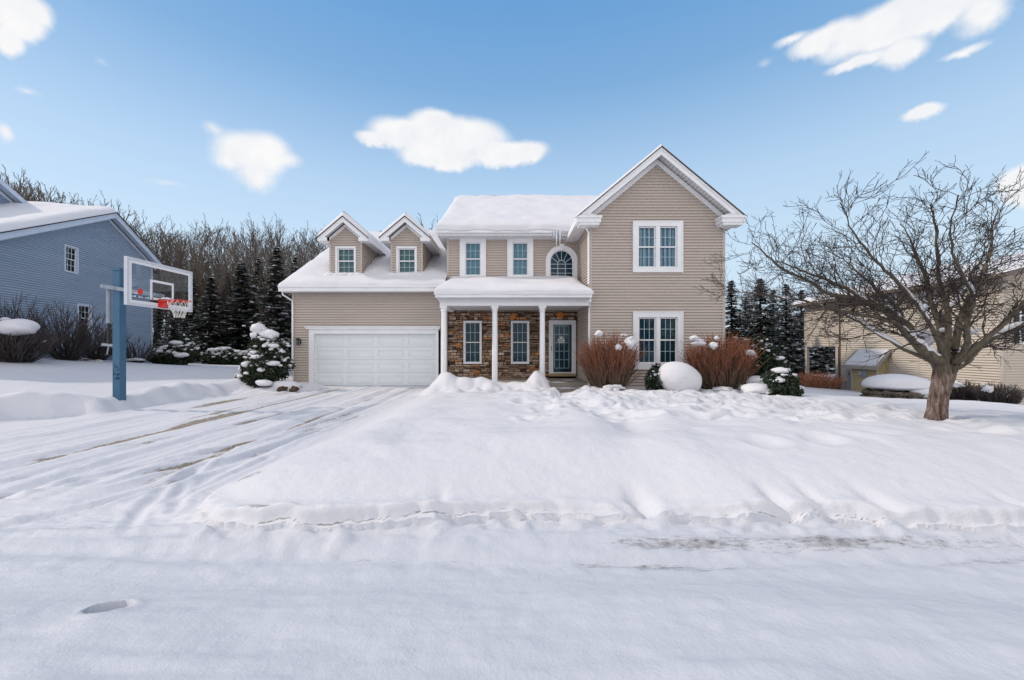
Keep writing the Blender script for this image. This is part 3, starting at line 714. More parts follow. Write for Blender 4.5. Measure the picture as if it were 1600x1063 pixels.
# entry door with storm door
u0, u1, z0, z1 = DO; F = frontF(YS-.07)
t = MB(F); t.box(u0, u0+.07, -.1, .05, z0, z1); t.box(u1-.07, u1, -.1, .05, z0, z1); t.box(u0+.07, u1-.07, -.1, .05, z1-.08, z1)
dframe = part('front_door', t, 'white', house)
gu0, gu1, gz0, gz1 = PX(864, YM), PX(892.6, YM), PZ(581.5, YM), PZ(507.6, YM)
t = MB(F); t.box(u0+.075, gu0, 0, .035, z0+.03, z1-.085); t.box(gu1, u1-.075, 0, .035, z0+.03, z1-.085); t.box(gu0, gu1, 0, .035, gz1, z1-.085); t.box(gu0, gu1, 0, .035, z0+.10, gz0)
part('storm_door', t, 'white', dframe)
t = MB(F); t.box(u0-.01, u1+.01, -.02, .07, z0-.02, z0+.09); part('threshold', t, 'brass', dframe)
t = MB(F); t.quad((gu0, .015, gz0), (gu1, .015, gz0), (gu1, .015, gz1), (gu0, .015, gz1)); part('storm_glass', t, 'glass', dframe)
t = MB(F); t.box(u0+.07, u1-.07, -.12, -.06, z0, z1-.08); part('inner_door', t, noisy('navy_door', (.015, .025, .045), (.03, .045, .075), 4, .4, .4, 0), dframe)
m_ = MB(F); a0, a1, b0, b1 = gu0+.06, gu1-.10, gz0+.16, gz1-.05
for k in range(4): x = a0+(a1-a0)*k/3; m_.box(x-.014, x+.014, -.06, -.035, b0, b1)
for k in range(6): z = b0+(b1-b0)*k/5; m_.box(a0, a1, -.0605, -.0345, z-.013, z+.013)
part('door_grid', m_, 'white', dframe)
m_ = MB(F); hx = u0+.105; m_.box(hx-.015, hx+.015, .035, .05, PZ(548, YM), PZ(541, YM)); m_.tube([m_.P(hx, .05, PZ(547.5, YM)), m_.P(hx+.01, .085, PZ(546, YM)), m_.P(hx+.01, .085, PZ(543, YM)), m_.P(hx, .05, PZ(541.5, YM))], [.009]*4, 6)
part('door_handle', m_, 'steel', dframe)
# oval sign on the door glass
sx, sz = PX(876.5, YM), PZ(532.5, YM)
t = MB(F); pts = [(sx+.15*math.cos(a), .037, sz+.105*math.sin(a)) for a in [2*math.pi*k/28 for k in range(28)]]; t.prism(pts, (0, .012, 0))
t.box(sx-.06, sx+.06, .037, .048, sz+.09, sz+.17); t.tube([t.P(sx, .04, sz+.16), t.P(sx, .04, sz+.30)], [.004]*2, 4)
sgn = part('door_sign', t, noisy('pale_sign', (.55, .57, .6), (.75, .77, .8), 30, .6), None, loc=(sx, YS-.1, sz)); tag(sgn, 'pale oval greeting sign hanging on the glass of the front door', 'door sign')
t = MB(F)
rg = random.Random(4)
for row, (n, ww) in enumerate(((4, .13), (6, .20), (5, .16))):
    for k in range(n):
        x = sx-ww/2+ww*k/n; zz = sz+.045-row*.045; t.box(x, x+ww/n*.6, .0495, .052, zz-.013, zz+.013 if rg.random() < .6 else zz+.003)
part('lettering', t, 'black', sgn)

# porch floor, steps
t = MB(); t.box(-2.3, 2.93, 13.98, 16.15, -.3, .30); t.box(1.3, 2.92, 13.92, 13.985, -.3, .297)
pf = part('porch_floor', t, 'concrete', house)
t = MB(); t.box(1.42, 2.9, 13.55, 13.915, -.3, .14); t.box(1.5, 2.88, 13.15, 13.545, -.3, .0); part('steps', t, 'concrete', pf)
t = MB(); 
for (x, y, z, a, b_, h) in ((1.6, 13.7, .14, .2, .1, .035), (2.1, 13.6, .14, .35, .06, .03), (2.65, 13.6, .14, .2, .08, .04), (1.85, 14.08, .30, .3, .08, .03), (2.4, 15.2, .3, .25, .2, .015), (2.2, 13.25, 0, .4, .1, .04), (1.5, 14.4, .3, .12, .3, .06)): blob_mesh(t, (x, y, z), (a, b_, h), x*7, .2, 3)
part('snow_patches', t, 'snow', pf, smooth=True)
# garage door
F = frontF(YG)
t = MB(F); u0, u1 = PX(478.6, YG), PX(687.5, YG); zt = PZ(511, YG); a, b = door_u
t.box(u0+.12, a, -.12, .05, -.2, door_z[1]); t.box(b, u1-.06, -.12, .05, -.2, door_z[1]); t.box(u0+.12, u1-.06, -.12, .053, door_z[1], zt-.10)
t.box(u0+.02, u1-.0, -.02, .10, zt-.10, zt-.03); t.box(u0-.02, u1+.03, -.02, .13, zt-.03, zt+.015)
gd = part('garage_door', t, 'white', house)
t = MB(F); nsec = 4; hs = (door_z[1]-.0)/nsec
for k in range(nsec):
    q0 = k*hs+.004; q1 = (k+1)*hs-.004
    t.box(a, b, -.11, -.07, q0, q1)
    wp = (b-a)/4
    for j in range(4):
        e0, e1 = a+j*wp+.09, a+(j+1)*wp-.09; f0, f1 = q0+.09, q1-.09
        for (r0, r1, hgt) in ((0, .024, -.054), (.065, .082, -.058)):
            t.box(e0+r0, e1-r0, -.07, hgt, f0+r0, f0+r1); t.box(e0+r0, e1-r0, -.07, hgt, f1-r1, f1-r0); t.box(e0+r0, e0+r1, -.07, hgt-.0005, f0+r1, f1-r1); t.box(e1-r1, e1-r0, -.07, hgt-.0005, f0+r1, f1-r1)
part('door_panels', t, 'door_white', gd)
t = MB(F); t.box(a, b, -.10, -.06, -.03, .003); part('weather_seal', t, 'black', gd)
# wall lamp by the garage
lx, lz = PX(469, YG), PZ(534.5, YG)
t = MB(F); t.box(lx-.05, lx+.05, .01, .04, lz-.09, lz+.12); t.tube([t.P(lx, .04, lz+.09), t.P(lx, .11, lz+.15), t.P(lx, .15, lz+.11)], [.012]*3, 6); t.prism([(lx-.08, .07, lz+.09), (lx+.08, .07, lz+.09), (lx, .07, lz+.15)], (0, .16, 0)); t.box(lx-.06, lx+.06, .09, .21, lz-.13, lz-.11)
for dx in (-.055, .045):
    for dy in (.09, .20): t.box(lx+dx, lx+dx+.01, dy, dy+.01, lz-.11, lz+.09)
wl = part('wall_lamp', t, 'black', house)
t = MB(F); t.box(lx-.04, lx+.04, .105, .195, lz-.11, lz+.088); part('lamp_glass', t, 'glass', wl)
t = MB(F); t.box(lx-.25, lx-.21, .01, .03, lz-.02, lz+.05)
t = MB(F); t.box(u0+.06, u0+.10, .02, .04, lz+.05, lz+.09); part('keypad', t, 'meter', house)

# ---- roofs
def planks_soffit(mb, x0, x1, y0, y1, z, pitch=.10, along='x', th=.012):
    k = x0 if along == 'x' else y0; e = x1 if along == 'x' else y1
    while k < e-.01:
        q = min(k+pitch-.012, e)
        if along == 'x': mb.box(k, q, y0, y1, z, z+th)
        else: mb.box(x0, x1, k, q, z, z+th)
        k += pitch
    mb.box(x0, x1, y0, y1, z+th, z+th+.004)
SR = .566
# garage roof
gx0, gx1 = -8.86, XM0-.01
t = MB(); t.prism([(gx0, 15.6, 3.95), (gx0, 22.6, 3.95+SR*7), (gx0, 28.3, 3.95+SR*7-SR*5.7), (gx0, 28.3, 3.80+SR*7-SR*5.7), (gx0, 22.6, 3.80+SR*7), (gx0, 15.6, 3.80)], (gx1-gx0, 0, 0)); gr = part('garage_roof', t, 'shingle', house)
t = MB(); t.box(gx0-.02, gx1+.02, 15.50, 15.60, 3.74, 3.955); t.box(gx0-.02, gx1, 15.47, 15.505, 3.90, 3.96)      # gutter
t.prism([(gx0-.03, 15.6, 3.955), (gx0-.03, 22.6, 3.955+SR*7), (gx0-.03, 22.6, 3.75+SR*7), (gx0-.03, 15.6, 3.75)], (.028, 0, 0)); part('fascia', t, 'white', gr)
t = MB(); planks_soffit(t, gx0, gx1, 15.6, YG-.001, 3.74); part('soffit', t, 'soffit', gr)
def gy(y): return 3.955+SR*(y-15.6)
snow_slab('snow', gr, (gx0-.04, 15.47, gy(15.47)+.02), (gx1, 15.47, gy(15.47)+.02), (gx1, 22.6, gy(22.6)), (gx0-.04, 22.6, gy(22.6)), .27, .42, (1, 0, 0, 1), 90, 40, .06, 1, .06, droop=.03)
snow_slab('snow', gr, (gx1, 28.3, gy(22.6)-SR*5.7), (gx0, 28.3, gy(22.6)-SR*5.7), (gx0, 22.6, gy(22.6)), (gx1, 22.6, gy(22.6)), .27, .42, (1, 1, 0, 0), 30, 20, .03, 2)
# main roof
mx0, mx1 = -2.72, 6.3
def my(y): return 6.26+SR*(y-15.75)
t = MB(); t.prism([(mx0, 15.75, 6.26), (mx0, 21.3, my(21.3)), (mx0, 26.9, my(21.3)-SR*5.6), (mx0, 26.9, my(21.3)-SR*5.6-.15), (mx0, 21.3, my(21.3)-.15), (mx0, 15.75, 6.11)], (10.7, 0, 0)); mr = part('main_roof', t, 'shingle', house)
t = MB(); t.box(mx0-.02, 2.46, 15.66, 15.75, 6.08, 6.28); t.box(mx0-.03, 2.46, 15.63, 15.665, 6.21, 6.285); t.box(mx0, 2.5, 15.751, 16.17, 6.02, 6.10)
t.prism([(mx0-.03, 15.75, my(15.75)), (mx0-.03, 21.3, my(21.3)), (mx0-.03, 21.3, my(21.3)-.22), (mx0-.03, 15.75, my(15.75)-.22)], (.028, 0, 0)); t.box(mx0, mx0+.3, 15.75, 21.3, 6.0, 6.03)
t.box(XM0, XW0, YM-.03, YM-.0, 5.93, 6.02); part('fascia', t, 'white', mr)
t = MB(); planks_soffit(t, mx0, 2.6, 15.68, YM-.03, 5.995)
k = mx0
while k < 2.45: t.box(k, k+.06, 15.685, 15.74, 5.955, 5.994); k += .115
part('soffit', t, 'soffit', mr)
snow_slab('snow', mr, (mx0-.05, 15.62, my(15.62)+.02), (4.2, 15.62, my(15.62)+.02), (5.3, 21.45, my(21.45)), (mx0-.05, 21.45, my(21.45)), .28, .42, (1, 0, 0, 1), 110, 46, .05, 3, .08, droop=.10)
snow_slab('snow', mr, (7.9, 26.9, my(21.3)-SR*5.6), (mx0, 26.9, my(21.3)-SR*5.6), (mx0, 21.3, my(21.3)), (7.9, 21.3, my(21.3)), .28, .42, (1, 1, 0, 1), 30, 20, .03, 4)
t = MB(); t.tube([(mx0-.02+8.6*k/24, 21.32, my(21.3)+.09+.02*math.sin(k*1.7)) for k in range(25)], [.12]+[.22+.015*math.sin(k*2.3) for k in range(24)], 12); part('ridge_snow', t, 'snow', mr, smooth=True)
# gable roof generator for wing and dormers
def gable_roof(parent, cx, zr, sl, hw, y0, y1, wallhw, ywall, th, fh, name, ret=0, sn=.18, seed=5, ridge_back=None):
    ez = zr-sl*hw
    t = MB(); t.prism([(cx-hw, y0, ez), (cx, y0, zr), (cx+hw, y0, ez), (cx+hw, y0, ez-th), (cx, y0, zr-th), (cx-hw, y0, ez-th)], (0, y1-y0, 0)); rf = part(name, t, 'shingle', parent)
    t = MB(); f = fh/math.cos(math.atan(sl))*1.0; e = .03
    for s in (-1, 1):
        t.prism([(cx, y0-e, zr-.018), (cx+s*(hw-.0), y0-e, ez-.018), (cx+s*(hw-.0), y0-e, ez-f), (cx, y0-e, zr-f)], (0, e-.001, 0))                # front fascia
        t.prism([(cx, y0-e-.02, zr-.015), (cx+s*(hw+.02), y0-e-.02, ez-.03), (cx+s*(hw+.02), y0-e-.02, ez-.03-f*.35), (cx, y0-e-.02, zr-.015-f*.35)], (0, .019, 0))   # crown strip
        fw = fh*.85                                                                                                                 # frieze on the wall
        t.prism([(cx, ywall-.045, zr-f*.88), (cx+s*(wallhw+.02), ywall-.045, zr-f*.88-sl*(wallhw+.02)), (cx+s*(wallhw+.02), ywall-.045, zr-f*.88-fw-sl*(wallhw+.02)), (cx, ywall-.045, zr-f*.88-fw)], (0, .045, 0))
        t.box(min(cx+s*hw, cx+s*(hw+.05)), max(cx+s*hw, cx+s*(hw+.05)), y0-e, y1, ez-fh*.95, ez-.01)                                       # eave fascia/gutter
    part('fascia', t, 'white', rf)
    t = MB()
    for s in (-1, 1): t.prism([(cx, y0-.085, zr+.012), (cx+s*(hw+.06), y0-.085, zr+.012-sl*(hw+.06)), (cx+s*(hw+.06), y0-.085, zr-.022-sl*(hw+.06)), (cx, y0-.085, zr-.022)], (0, .13, 0))
    part('shingle_edge', t, 'shingle', rf)
    t = MB()
    for s in (-1, 1):     # sloping soffit laid in narrow boards
        n = max(4, int(hw/.10))
        for k in range(n):
            a0, a1 = hw*k/n+.004, hw*(k+1)/n-.008; zz = lambda a: zr-th-.01-sl*a
            t.prism([(cx+s*a0, y0, zz(a0)), (cx+s*a1, y0, zz(a1)), (cx+s*a1, y0, zz(a1)-.012), (cx+s*a0, y0, zz(a0)-.012)], (0, ywall-y0-.001, 0))
        q0, q1 = sorted((cx+s*(wallhw+.022), cx+s*hw)); planks_soffit(t, q0, q1, ywall, y1, ez-fh*.9, .12, 'y')
    part('soffit', t, 'soffit', rf)
    if ret:
        for s in (-1, 1):
            q0, q1 = sorted((cx+s*(hw+.03), cx+s*(hw-ret)))
            t = MB(); t.box(q0, q1, y0-.05, ywall-.02, ez-fh*1.15, ez-.03); t.box(q0-.03, q1+.03, y0-.085, ywall-.019, ez-.10, ez-.02); t.box(q0+.05, q1-.05, y0-.02, ywall-.018, ez-fh*1.55, ez-fh*1.15)
            rr = part('eave_return', t, 'white', rf)
            t = MB(); blob_mesh(t, ((q0+q1)/2+s*.10, y0+.12, ez-.03), ((q1-q0)/2*.95, .2, .16), seed+s, .12, 3, .15); part('snow', t, 'snow', rf, smooth=True)
    for s in (-1, 1):
        lo0 = (cx+s*(hw+.04), y0-.05, ez-.02); lo1 = (cx+s*(hw+.04), y1, ez-.02); hi0 = (cx, y0-.05, zr+.015); hi1 = (cx, y1, zr+.015)
        if s < 0: args = (lo1, lo0, hi0, hi1)
        else: args = (lo0, lo1, hi1, hi0)
        rd = (1, 1, 0, 0) if s < 0 else (1, 0, 0, 1)
        snow_slab('snow', rf, *args, sn, .22 if sn > .1 else .12, rd, 60, 24, .02, seed+s, .03)
    return rf
gable_roof(house, AX, ZR, SL, 2.80, 13.5, 21.5, XW1-AX, YW, .14, .21, 'wing_roof', ret=.75, sn=.10, seed=21)
# dormers
for (cx, hwall, sd) in ((-6.56, .655, 31), (-4.06, .645, 41)):
    zr = 6.83; sl = .84; hw = .97; yw = 16.32
    dw = (cx-.42, cx+.42, PZ(430.5, yw), PZ(385.7, yw))
    t = MB(frontF(yw)); zt = zr-.2-sl*hwall
    siding(t, [(cx-hwall, 4.0), (cx+hwall, 4.0), (cx+hwall, zt), (cx, zr-.2), (cx-hwall, zt)], [(dw[0]+.05, dw[1]-.05, dw[2]+.03, dw[3]-.05)])
    for X, Fd in ((cx-hwall, leftF), (cx+hwall, rightF)):
        t2 = MB(Fd(X)); siding(t2, [(yw, 4.3), (19.6, 5.95), (19.6, 6.03), (yw, 6.03)]); t.v += t2.v and [] or []
        b = len(t.v); t.v += t2.v; t.t += t2.t; t.f += [tuple(i+b for i in f) for f in t2.f]
    dm = part('dormer', t, 'siding', house)
    t = MB(); 
    for s in (-1, 1):
        a, b = sorted((cx+s*(hwall+.015), cx+s*(hwall-.06))); t = MB(); t.box(a, b, yw-.035, yw+.05, 4.2, zt+.02); part('corner_board', t, 'siding_trim', dm)
    # window pieces as sub-parts
    holder = window(dm, frontF(yw), *dw, tw=.07, blind='blind_green', name='dormer_window')
    for ch in list(holder.children): ch.parent = dm; 
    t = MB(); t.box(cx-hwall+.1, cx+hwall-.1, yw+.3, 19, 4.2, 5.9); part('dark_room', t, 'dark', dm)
    rf = gable_roof(dm, cx, zr, sl, hw, 16.0, 20.75, hwall, yw, .10, .17, 'dormer_roof', ret=0, sn=.21, seed=sd)
    for ch in list(rf.children): ch.parent = dm
    t = MB()
    for s in (-1, 1):
        ez = zr-sl*hw; q0, q1 = sorted((cx+s*(hw+.04), cx+s*(hwall-.02))); t = MB(); t.box(q0, q1, 15.97, yw-.02, ez-.18, ez-.14)
        t.box(q0, q1, 15.965, 15.99, ez-.18, ez-.03)
        part('eave_return', t, 'white', dm)
    t = MB()     # drift against the dormer foot
    for k in range(5): blob_mesh(t, (cx-.6+.3*k, yw-.10, 4.48), (.28, .2, .13), k+sd, .15, 2)
    part('snow', t, 'snow', dm, smooth=True)
# porch roof
px0, px1 = -2.345, 2.905
SP = .29
def pyz(y): return 3.36+SP*(y-13.4)
t = MB(); t.prism([(px0, 13.4, 3.36), (px0, 16.19, pyz(16.19)), (px0, 16.19, 3.25), (px0, 13.4, 3.25)], (px1-px0, 0, 0)); pr = part('porch_roof', t, 'shingle', house)
t = MB(); t.box(px0-.02, px1+.0, 13.30, 13.40, 3.22, 3.37); t.box(px0-.03, px1+.0, 13.27, 13.305, 3.31, 3.38); t.box(px0+.03, px1, 13.42, 13.68, 3.205, 3.245)
t.box(px0+.08, px1-.03, 13.66, 13.85, 2.98, 3.20); t.box(px0+.08, px0+.27, 13.85, 16.1, 2.98, 3.20); t.box(px0+.05, px1-.03, 13.63, 13.66, 3.14, 3.20); t.box(px0-.02, px0, 13.4, 16.15, 3.22, 3.4)
part('fascia', t, 'white', pr)
t = MB(); k = px0+.05
while k < px1-.05: t.box(k, k+.05, 13.40, 13.62, 3.185, 3.204); t.box(k+.01, k+.04, 13.625, 13.645, 3.10, 3.135); k += .085
planks_soffit(t, px0+.27, px1+.02, 13.85, YM-.001, 3.05, .085); part('soffit', t, 'soffit', pr)
snow_slab('snow', pr, (px0-.05, 13.26, pyz(13.3)+.0), (px1+.06, 13.26, pyz(13.3)+.0), (px1, 16.19, pyz(16.19)), (px0-.02, 16.19, pyz(16.19)), .30, .50, (1, 1, 0, 1), 90, 34, .03, 9, .05, droop=.03)
# columns
for px in (693.6, 773.2, 847.4):
    x = PX(px, 13.755); y = 13.755; t = MB(); rb, rt = .098, .088
    t.tube([(x, y, .32), (x, y, .42), (x, y, 1.4), (x, y, 2.80)], [rb, rb, rb*.99, rt], 20); t.box(x-.13, x+.13, y-.13, y+.13, .18, .325); t.tube([(x, y, .32), (x, y, .36)], [.125, .105], 20)
    t.tube([(x, y, 2.78), (x, y, 2.80), (x, y, 2.83), (x, y, 2.90)], [rt, .115, .10, .115], 20); t.box(x-.125, x+.125, y-.125, y+.125, 2.90, 2.978)
    part('porch_column', t, 'white', house)
# downspouts
def spout(pts, r=.035): t = MB(); t.tube(pts, [r]*len(pts), 6); return part('downspout', t, 'white', house)
spout([(gx0+.10, 15.55, 3.78), (gx0+.10, 15.6, 3.62), (XG0+.02, 15.92, 3.42), (XG0+.02, 15.93, 3.2), (XG0+.02, 15.93, .1)])
x = XW0-.05
spout([(2.50, 13.62, 5.98), (2.52, 13.66, 5.82), (2.80, 13.78, 5.68), (x, 13.84, 5.55), (x, 13.84, 3.75)])
spout([(2.86, 13.36, 3.24), (2.86, 13.38, 3.10), (x+.02, 13.80, 2.92), (x+.02, 13.84, 2.7), (x+.02, 13.84, .1)])
spout([(8.04, 13.7, 5.95), (8.0, 13.75, 5.84), (7.72, 13.95, 5.72), (7.70, 14.0, 5.5), (7.70, 14.0, .0)])
# icicles on the eave
lab = {0: 'long icicle hanging from the main eave just left of the arched window keystone', 1: 'long icicle hanging from the main eave right beside the arched window keystone', 2: 'icicle hanging where the wing eave meets the snow, beside the downspout', 3: 'short icicle on the main eave left of the long pair'}
for k, (px, ya, yb, D) in enumerate(((869.5, 361, 388, 15.62), (875, 361, 384, 15.62), (893.8, 352, 376, 15.5), (865.5, 361, 373, 15.62))):
    t = MB(); x = PX(px, D); za, zb_ = PZ(ya, D)-.0, PZ(yb, D); n = 7
    t.tube([(x+.006*math.sin(i*2.1+k), D, za+(zb_-za)*i/n) for i in range(n+1)], [.034*(1-i/n)**.8+.006+.004*math.sin(i*3) for i in range(n+1)], 7)
    tag(part('icicle', t, 'ice', None, smooth=True, loc=(x, D, za)), lab[k], 'icicle', 'icicles on the main eave')
# ------------------------------------------------------------------ BLUE NEIGHBOUR HOUSE
def FW(F, u, o, z):
    (ox, oy), (ux, uy), (nx, ny) = F
    return (ox+u*ux+o*nx, oy+u*uy+o*ny, z)
q = math.hypot(.25, 1); BS = 16.0
FB = ((-BS, 0), (-.25/q, 1/q), (1/q, .25/q))
def BD(px, S=BS): return S/((CX-px)/F_PX-.25)
blue = thing('neighbour_house', (-22, 20, 0), 'slate blue sided house with a snowy gable roof at the left edge', 'house')
ua, za = BD(167.5)*q, 8.82; ur = BD(237)*q; sb = .455; ul = ua-9.5
w = MB(FB); bw1 = (BD(99)*q, BD(120.5)*q, 5.11, 6.39); bw2 = (BD(119.5)*q, BD(141.5)*q, 2.35, 3.69); bw3 = (BD(205)*q, BD(213.5)*q, .62, 1.22)
siding(w, [(ul+.4, -.5), (ur, -.5), (ur, za-.2-sb*(ur-ua)), (ua, za-.2), (ul+.4, za-.2-sb*(ua-ul-.4))], [(b[0]+.03, b[1]-.03, b[2]+.03, b[3]-.03) for b in (bw1, bw2, bw3)])
part('gable_wall', w, 'siding_blue', blue)
w = MB(FB); w.box(ul+.4, ur, -11, -.2, -.5, 4.4); w.prism([(ul+.6, -.3, 4.4), (ur-.1, -.3, 4.4), (ur-.1, -.3, 6.8), (ua, -.3, 8.4)], (0, -10.5, 0)); part('body_wall', w, 'siding_blue', blue)
for b in (bw1, bw2, bw3): window(blue, FB, *b, tw=.06, blind=M['dark'], trim='bluewhite', sash=.035, mun=.02, cols=3 if b is not bw3 else 1, rows=2 if b is not bw3 else 1)
t = MB(FB); t.prism([(ul, .35, za-sb*(ua-ul)), (ua, .35, za), (ur+.35, .35, za-sb*(ur+.35-ua)), (ur+.35, .35, za-sb*(ur+.35-ua)-.14), (ua, .35, za-.14), (ul, .35, za-sb*(ua-ul)-.14)], (0, -12, 0)); br = part('roof', t, 'shingle', blue)
t = MB(FB)
for (e, zz) in ((ul, za-sb*(ua-ul)), (ur+.35, za-sb*(ur+.35-ua))):
    t.prism([(ua, .35, za-.02), (e, .35, zz-.02), (e, .35, zz-.30), (ua, .35, za-.30)], (0, .04, 0))
    t.prism([(ua, .39, za-.015), (e, .39, zz-.015), (e, .39, zz-.11), (ua, .39, za-.11)], (0, .02, 0))
    t.prism([(ua, .025, za-.30), (e, .025, zz-.30), (e, .025, zz-.44), (ua, .025, za-.44)], (0, .02, 0))
t.box(ur-.08, ur+.03, -.1, .035, -.5, za-.3-sb*(ur-ua)); t.box(ur+.35, ur+.42, -11.6, .35, za-sb*(ur+.35-ua)-.2, za-sb*(ur+.35-ua))
part('fascia', t, 'bluewhite', br)
t = MB(FB)
for (e, zz) in ((ul, za-sb*(ua-ul)), (ur+.35, za-sb*(ur+.35-ua))): t.prism([(ua, .30, za+.012), (e, .30, zz+.012), (e, .30, zz-.03), (ua, .30, za-.03)], (0, .15, 0))
part('shingle_edge', t, 'shingle', br)
t = MB(FB)
for (e, zz) in ((ul, za-sb*(ua-ul)), (ur+.35, za-sb*(ur+.35-ua))): t.prism([(ua, .349, za-.15), (e, .349, zz-.15), (e, .349, zz-.165), (ua, .349, za-.165)], (0, -.33, 0))
part('soffit', t, 'bluewhite', br)
def bslab(u0, z0, u1, z1, T, seed, o0=.42, o1=-11.6): snow_slab('snow', br, FW(FB, u0, o1, z0), FW(FB, u0, o0, z0), FW(FB, u1, o0, z1), FW(FB, u1, o1, z1), T, .4, (1, 1, 0, 0), 60, 26, .04, seed, .04)
bslab(ul-.03, za-sb*(ua-ul+.03), ua, za, .27, 51)
snow_slab('snow', br, FW(FB, ur+.4, .42, za-sb*(ur+.4-ua)), FW(FB, ur+.4, -11.6, za-sb*(ur+.4-ua)), FW(FB, ua, -11.6, za), FW(FB, ua, .42, za), .20, .3, (1, 0, 0, 1), 60, 22, .04, 52, .04)
# upper gable block
o2 = -3.5; u2, z2 = 19.9, 9.66
t = MB(FB); siding(t, [(u2-3.6, 6.2), (u2+2.2, 6.2), (u2+2.2, z2-.25-sb*2.2), (u2, z2-.25), (u2-3.6, z2-.25-sb*3.6)], o=o2); t.box(u2-3.6, u2+2.2, o2-7, o2-.05, 6, 7.9); part('upper_wall', t, 'siding_blue', blue)
t = MB(FB); t.prism([(u2-4, o2+.35, z2-sb*4), (u2, o2+.35, z2), (u2+2.6, o2+.35, z2-sb*2.6), (u2+2.6, o2+.35, z2-sb*2.6-.14), (u2, o2+.35, z2-.14), (u2-4, o2+.35, z2-sb*4-.14)], (0, -8, 0)); b2 = part('upper_roof', t, 'shingle', blue)
t = MB(FB)
for (e, zz) in ((u2-4, z2-sb*4), (u2+2.6, z2-sb*2.6)):
    t.prism([(u2, o2+.35, z2-.02), (e, o2+.35, zz-.02), (e, o2+.35, zz-.24), (u2, o2+.35, z2-.24)], (0, .04, 0)); t.prism([(u2, o2+.02, z2-.24), (e, o2+.02, zz-.24), (e, o2+.02, zz-.4), (u2, o2+.02, z2-.4)], (0, .03, 0))
part('fascia', t, 'bluewhite', b2)
t = MB(FB)
for (e, zz) in ((u2-4, z2-sb*4), (u2+2.6, z2-sb*2.6)): t.prism([(u2, o2+.345, z2-.15), (e, o2+.345, zz-.15), (e, o2+.345, zz-.17), (u2, o2+.345, z2-.17)], (0, -.33, 0))
part('soffit', t, 'bluewhite', b2)
snow_slab('snow', b2, FW(FB, u2-4.04, o2-7.6, z2-sb*4.04), FW(FB, u2-4.04, o2+.38, z2-sb*4.04), FW(FB, u2, o2+.38, z2), FW(FB, u2, o2-7.6, z2), .16, .3, (1, 1, 0, 0), 40, 18, .03, 53)
snow_slab('snow', b2, FW(FB, u2+2.64, o2+.38, z2-sb*2.64), FW(FB, u2+2.64, o2-7.6, z2-sb*2.64), FW(FB, u2, o2-7.6, z2), FW(FB, u2, o2+.38, z2), .12, .3, (1, 0, 0, 1), 40, 18, .03, 54)

# ------------------------------------------------------------------ TAN NEIGHBOUR HOUSE
tan = thing('neighbour_house', (22, 18, -.7), 'cream sided house with an open porch corner, standing behind the bare front tree', 'house')
XT = 18.5; F = leftF(XT); YN, YF, YO = 14.76, 24.5, 21.97; ZE = 4.25
tw1 = (18.69, 19.34, 3.02, 4.12); tw2 = (17.0, 17.65, 3.02, 4.12)
w = MB(F); siding(w, [(YN, -1.4), (YO, -1.4), (YO, ZE), (YN, ZE)], [(a+.03, b-.03, c_+.03, d-.03) for a, b, c_, d in (tw1, tw2)]); siding(w, [(YO, 1.68), (YF, 1.68), (YF, ZE), (YO, ZE)]); part('side_wall', w, 'siding_cream', tan)
w = MB(frontF(YN)); gw = (19.05, 20.6, 1.66, 3.15)
siding(w, [(XT, -1.4), (31, -1.4), (31, ZE), (24.75, ZE+1.55), (XT, ZE)], [(gw[0]+.03, gw[1]-.03, gw[2]+.03, gw[3]-.03)]); part('front_wall', w, 'siding_cream', tan)
w = MB(); w.box(XT+.25, 30.9, YN+.3, YO-.02, -1.4, ZE-.1); w.box(XT+.1, 22.3, YO, YF-.05, 1.69, ZE-.1); w.box(22.3, 30.9, YO, YF, -1.4, ZE-.1); part('body_wall', w, 'siding_cream', tan)
for b in (tw1, tw2): window(tan, F, *b, tw=.09, blind='blind_dark', sash=.04, mun=.022, cols=2, rows=2)
window(tan, frontF(YN), *gw, tw=.06, blind='blind_dark', sash=.04, mun=.022, cols=2, rows=2)
t = MB(frontF(YN)); t.box(18.86, 19.04, .02, .05, 1.70, 3.12)
for k in range(22): t.box(18.88, 19.02, .05, .06, 1.74+k*.062, 1.78+k*.062)
part('shutter', t, 'black', tan)
t = MB(); 
for (y0, y1, z0, z1) in ((YN-.04, YN+.08, -1.4, ZE), (17.70, 17.80, -1.4, 2.4), (YF-.09, YF+.03, 1.6, ZE), (YO-.02, YO+.09, 1.6, ZE)): t = MB(); t.box(XT-.035, XT+.03, y0, y1, z0, z1); part('corner_trim', t, 'siding_trim', tan)
t = MB(); t.box(XT-.03, XT+.1, YO, YF, 1.62, 1.70); part('porch_beam', t, 'siding_trim', tan)
t = MB()
for (x, y) in ((XT+.06, YF-.08), (XT+.06, YO+.18), (22.1, YF-.08)): t = MB(); t.box(x-.08, x+.08, y-.08, y+.08, -1.4, 1.62); part('porch_post', t, 'siding_trim', tan)
t = MB(); t.box(XT, 22.3, YO, YF, -.75, -.30); part('porch_floor', t, 'siding_trim', tan)
t = MB(); blob_mesh(t, (20.0, 23.2, -.30), (1.6, 1.15, .12), 4, .1, 3); part('snow_patches', t, 'snow', tan, smooth=True)
t = MB(); t.tube([(XT-.05, YO-.06, ZE-.1), (XT-.05, YO-.06, -.9)], [.04, .04], 6); t.tube([(XT-.4, YO-.06, ZE+.0), (XT-.05, YO-.06, ZE-.25)], [.035, .035], 6); part('downspout', t, noisy('brown_pipe', (.08, .06, .05), (.13, .1, .08), 5), tan)
t = MB(); st_ = .25; xe, xr = XT-.45, 24.75
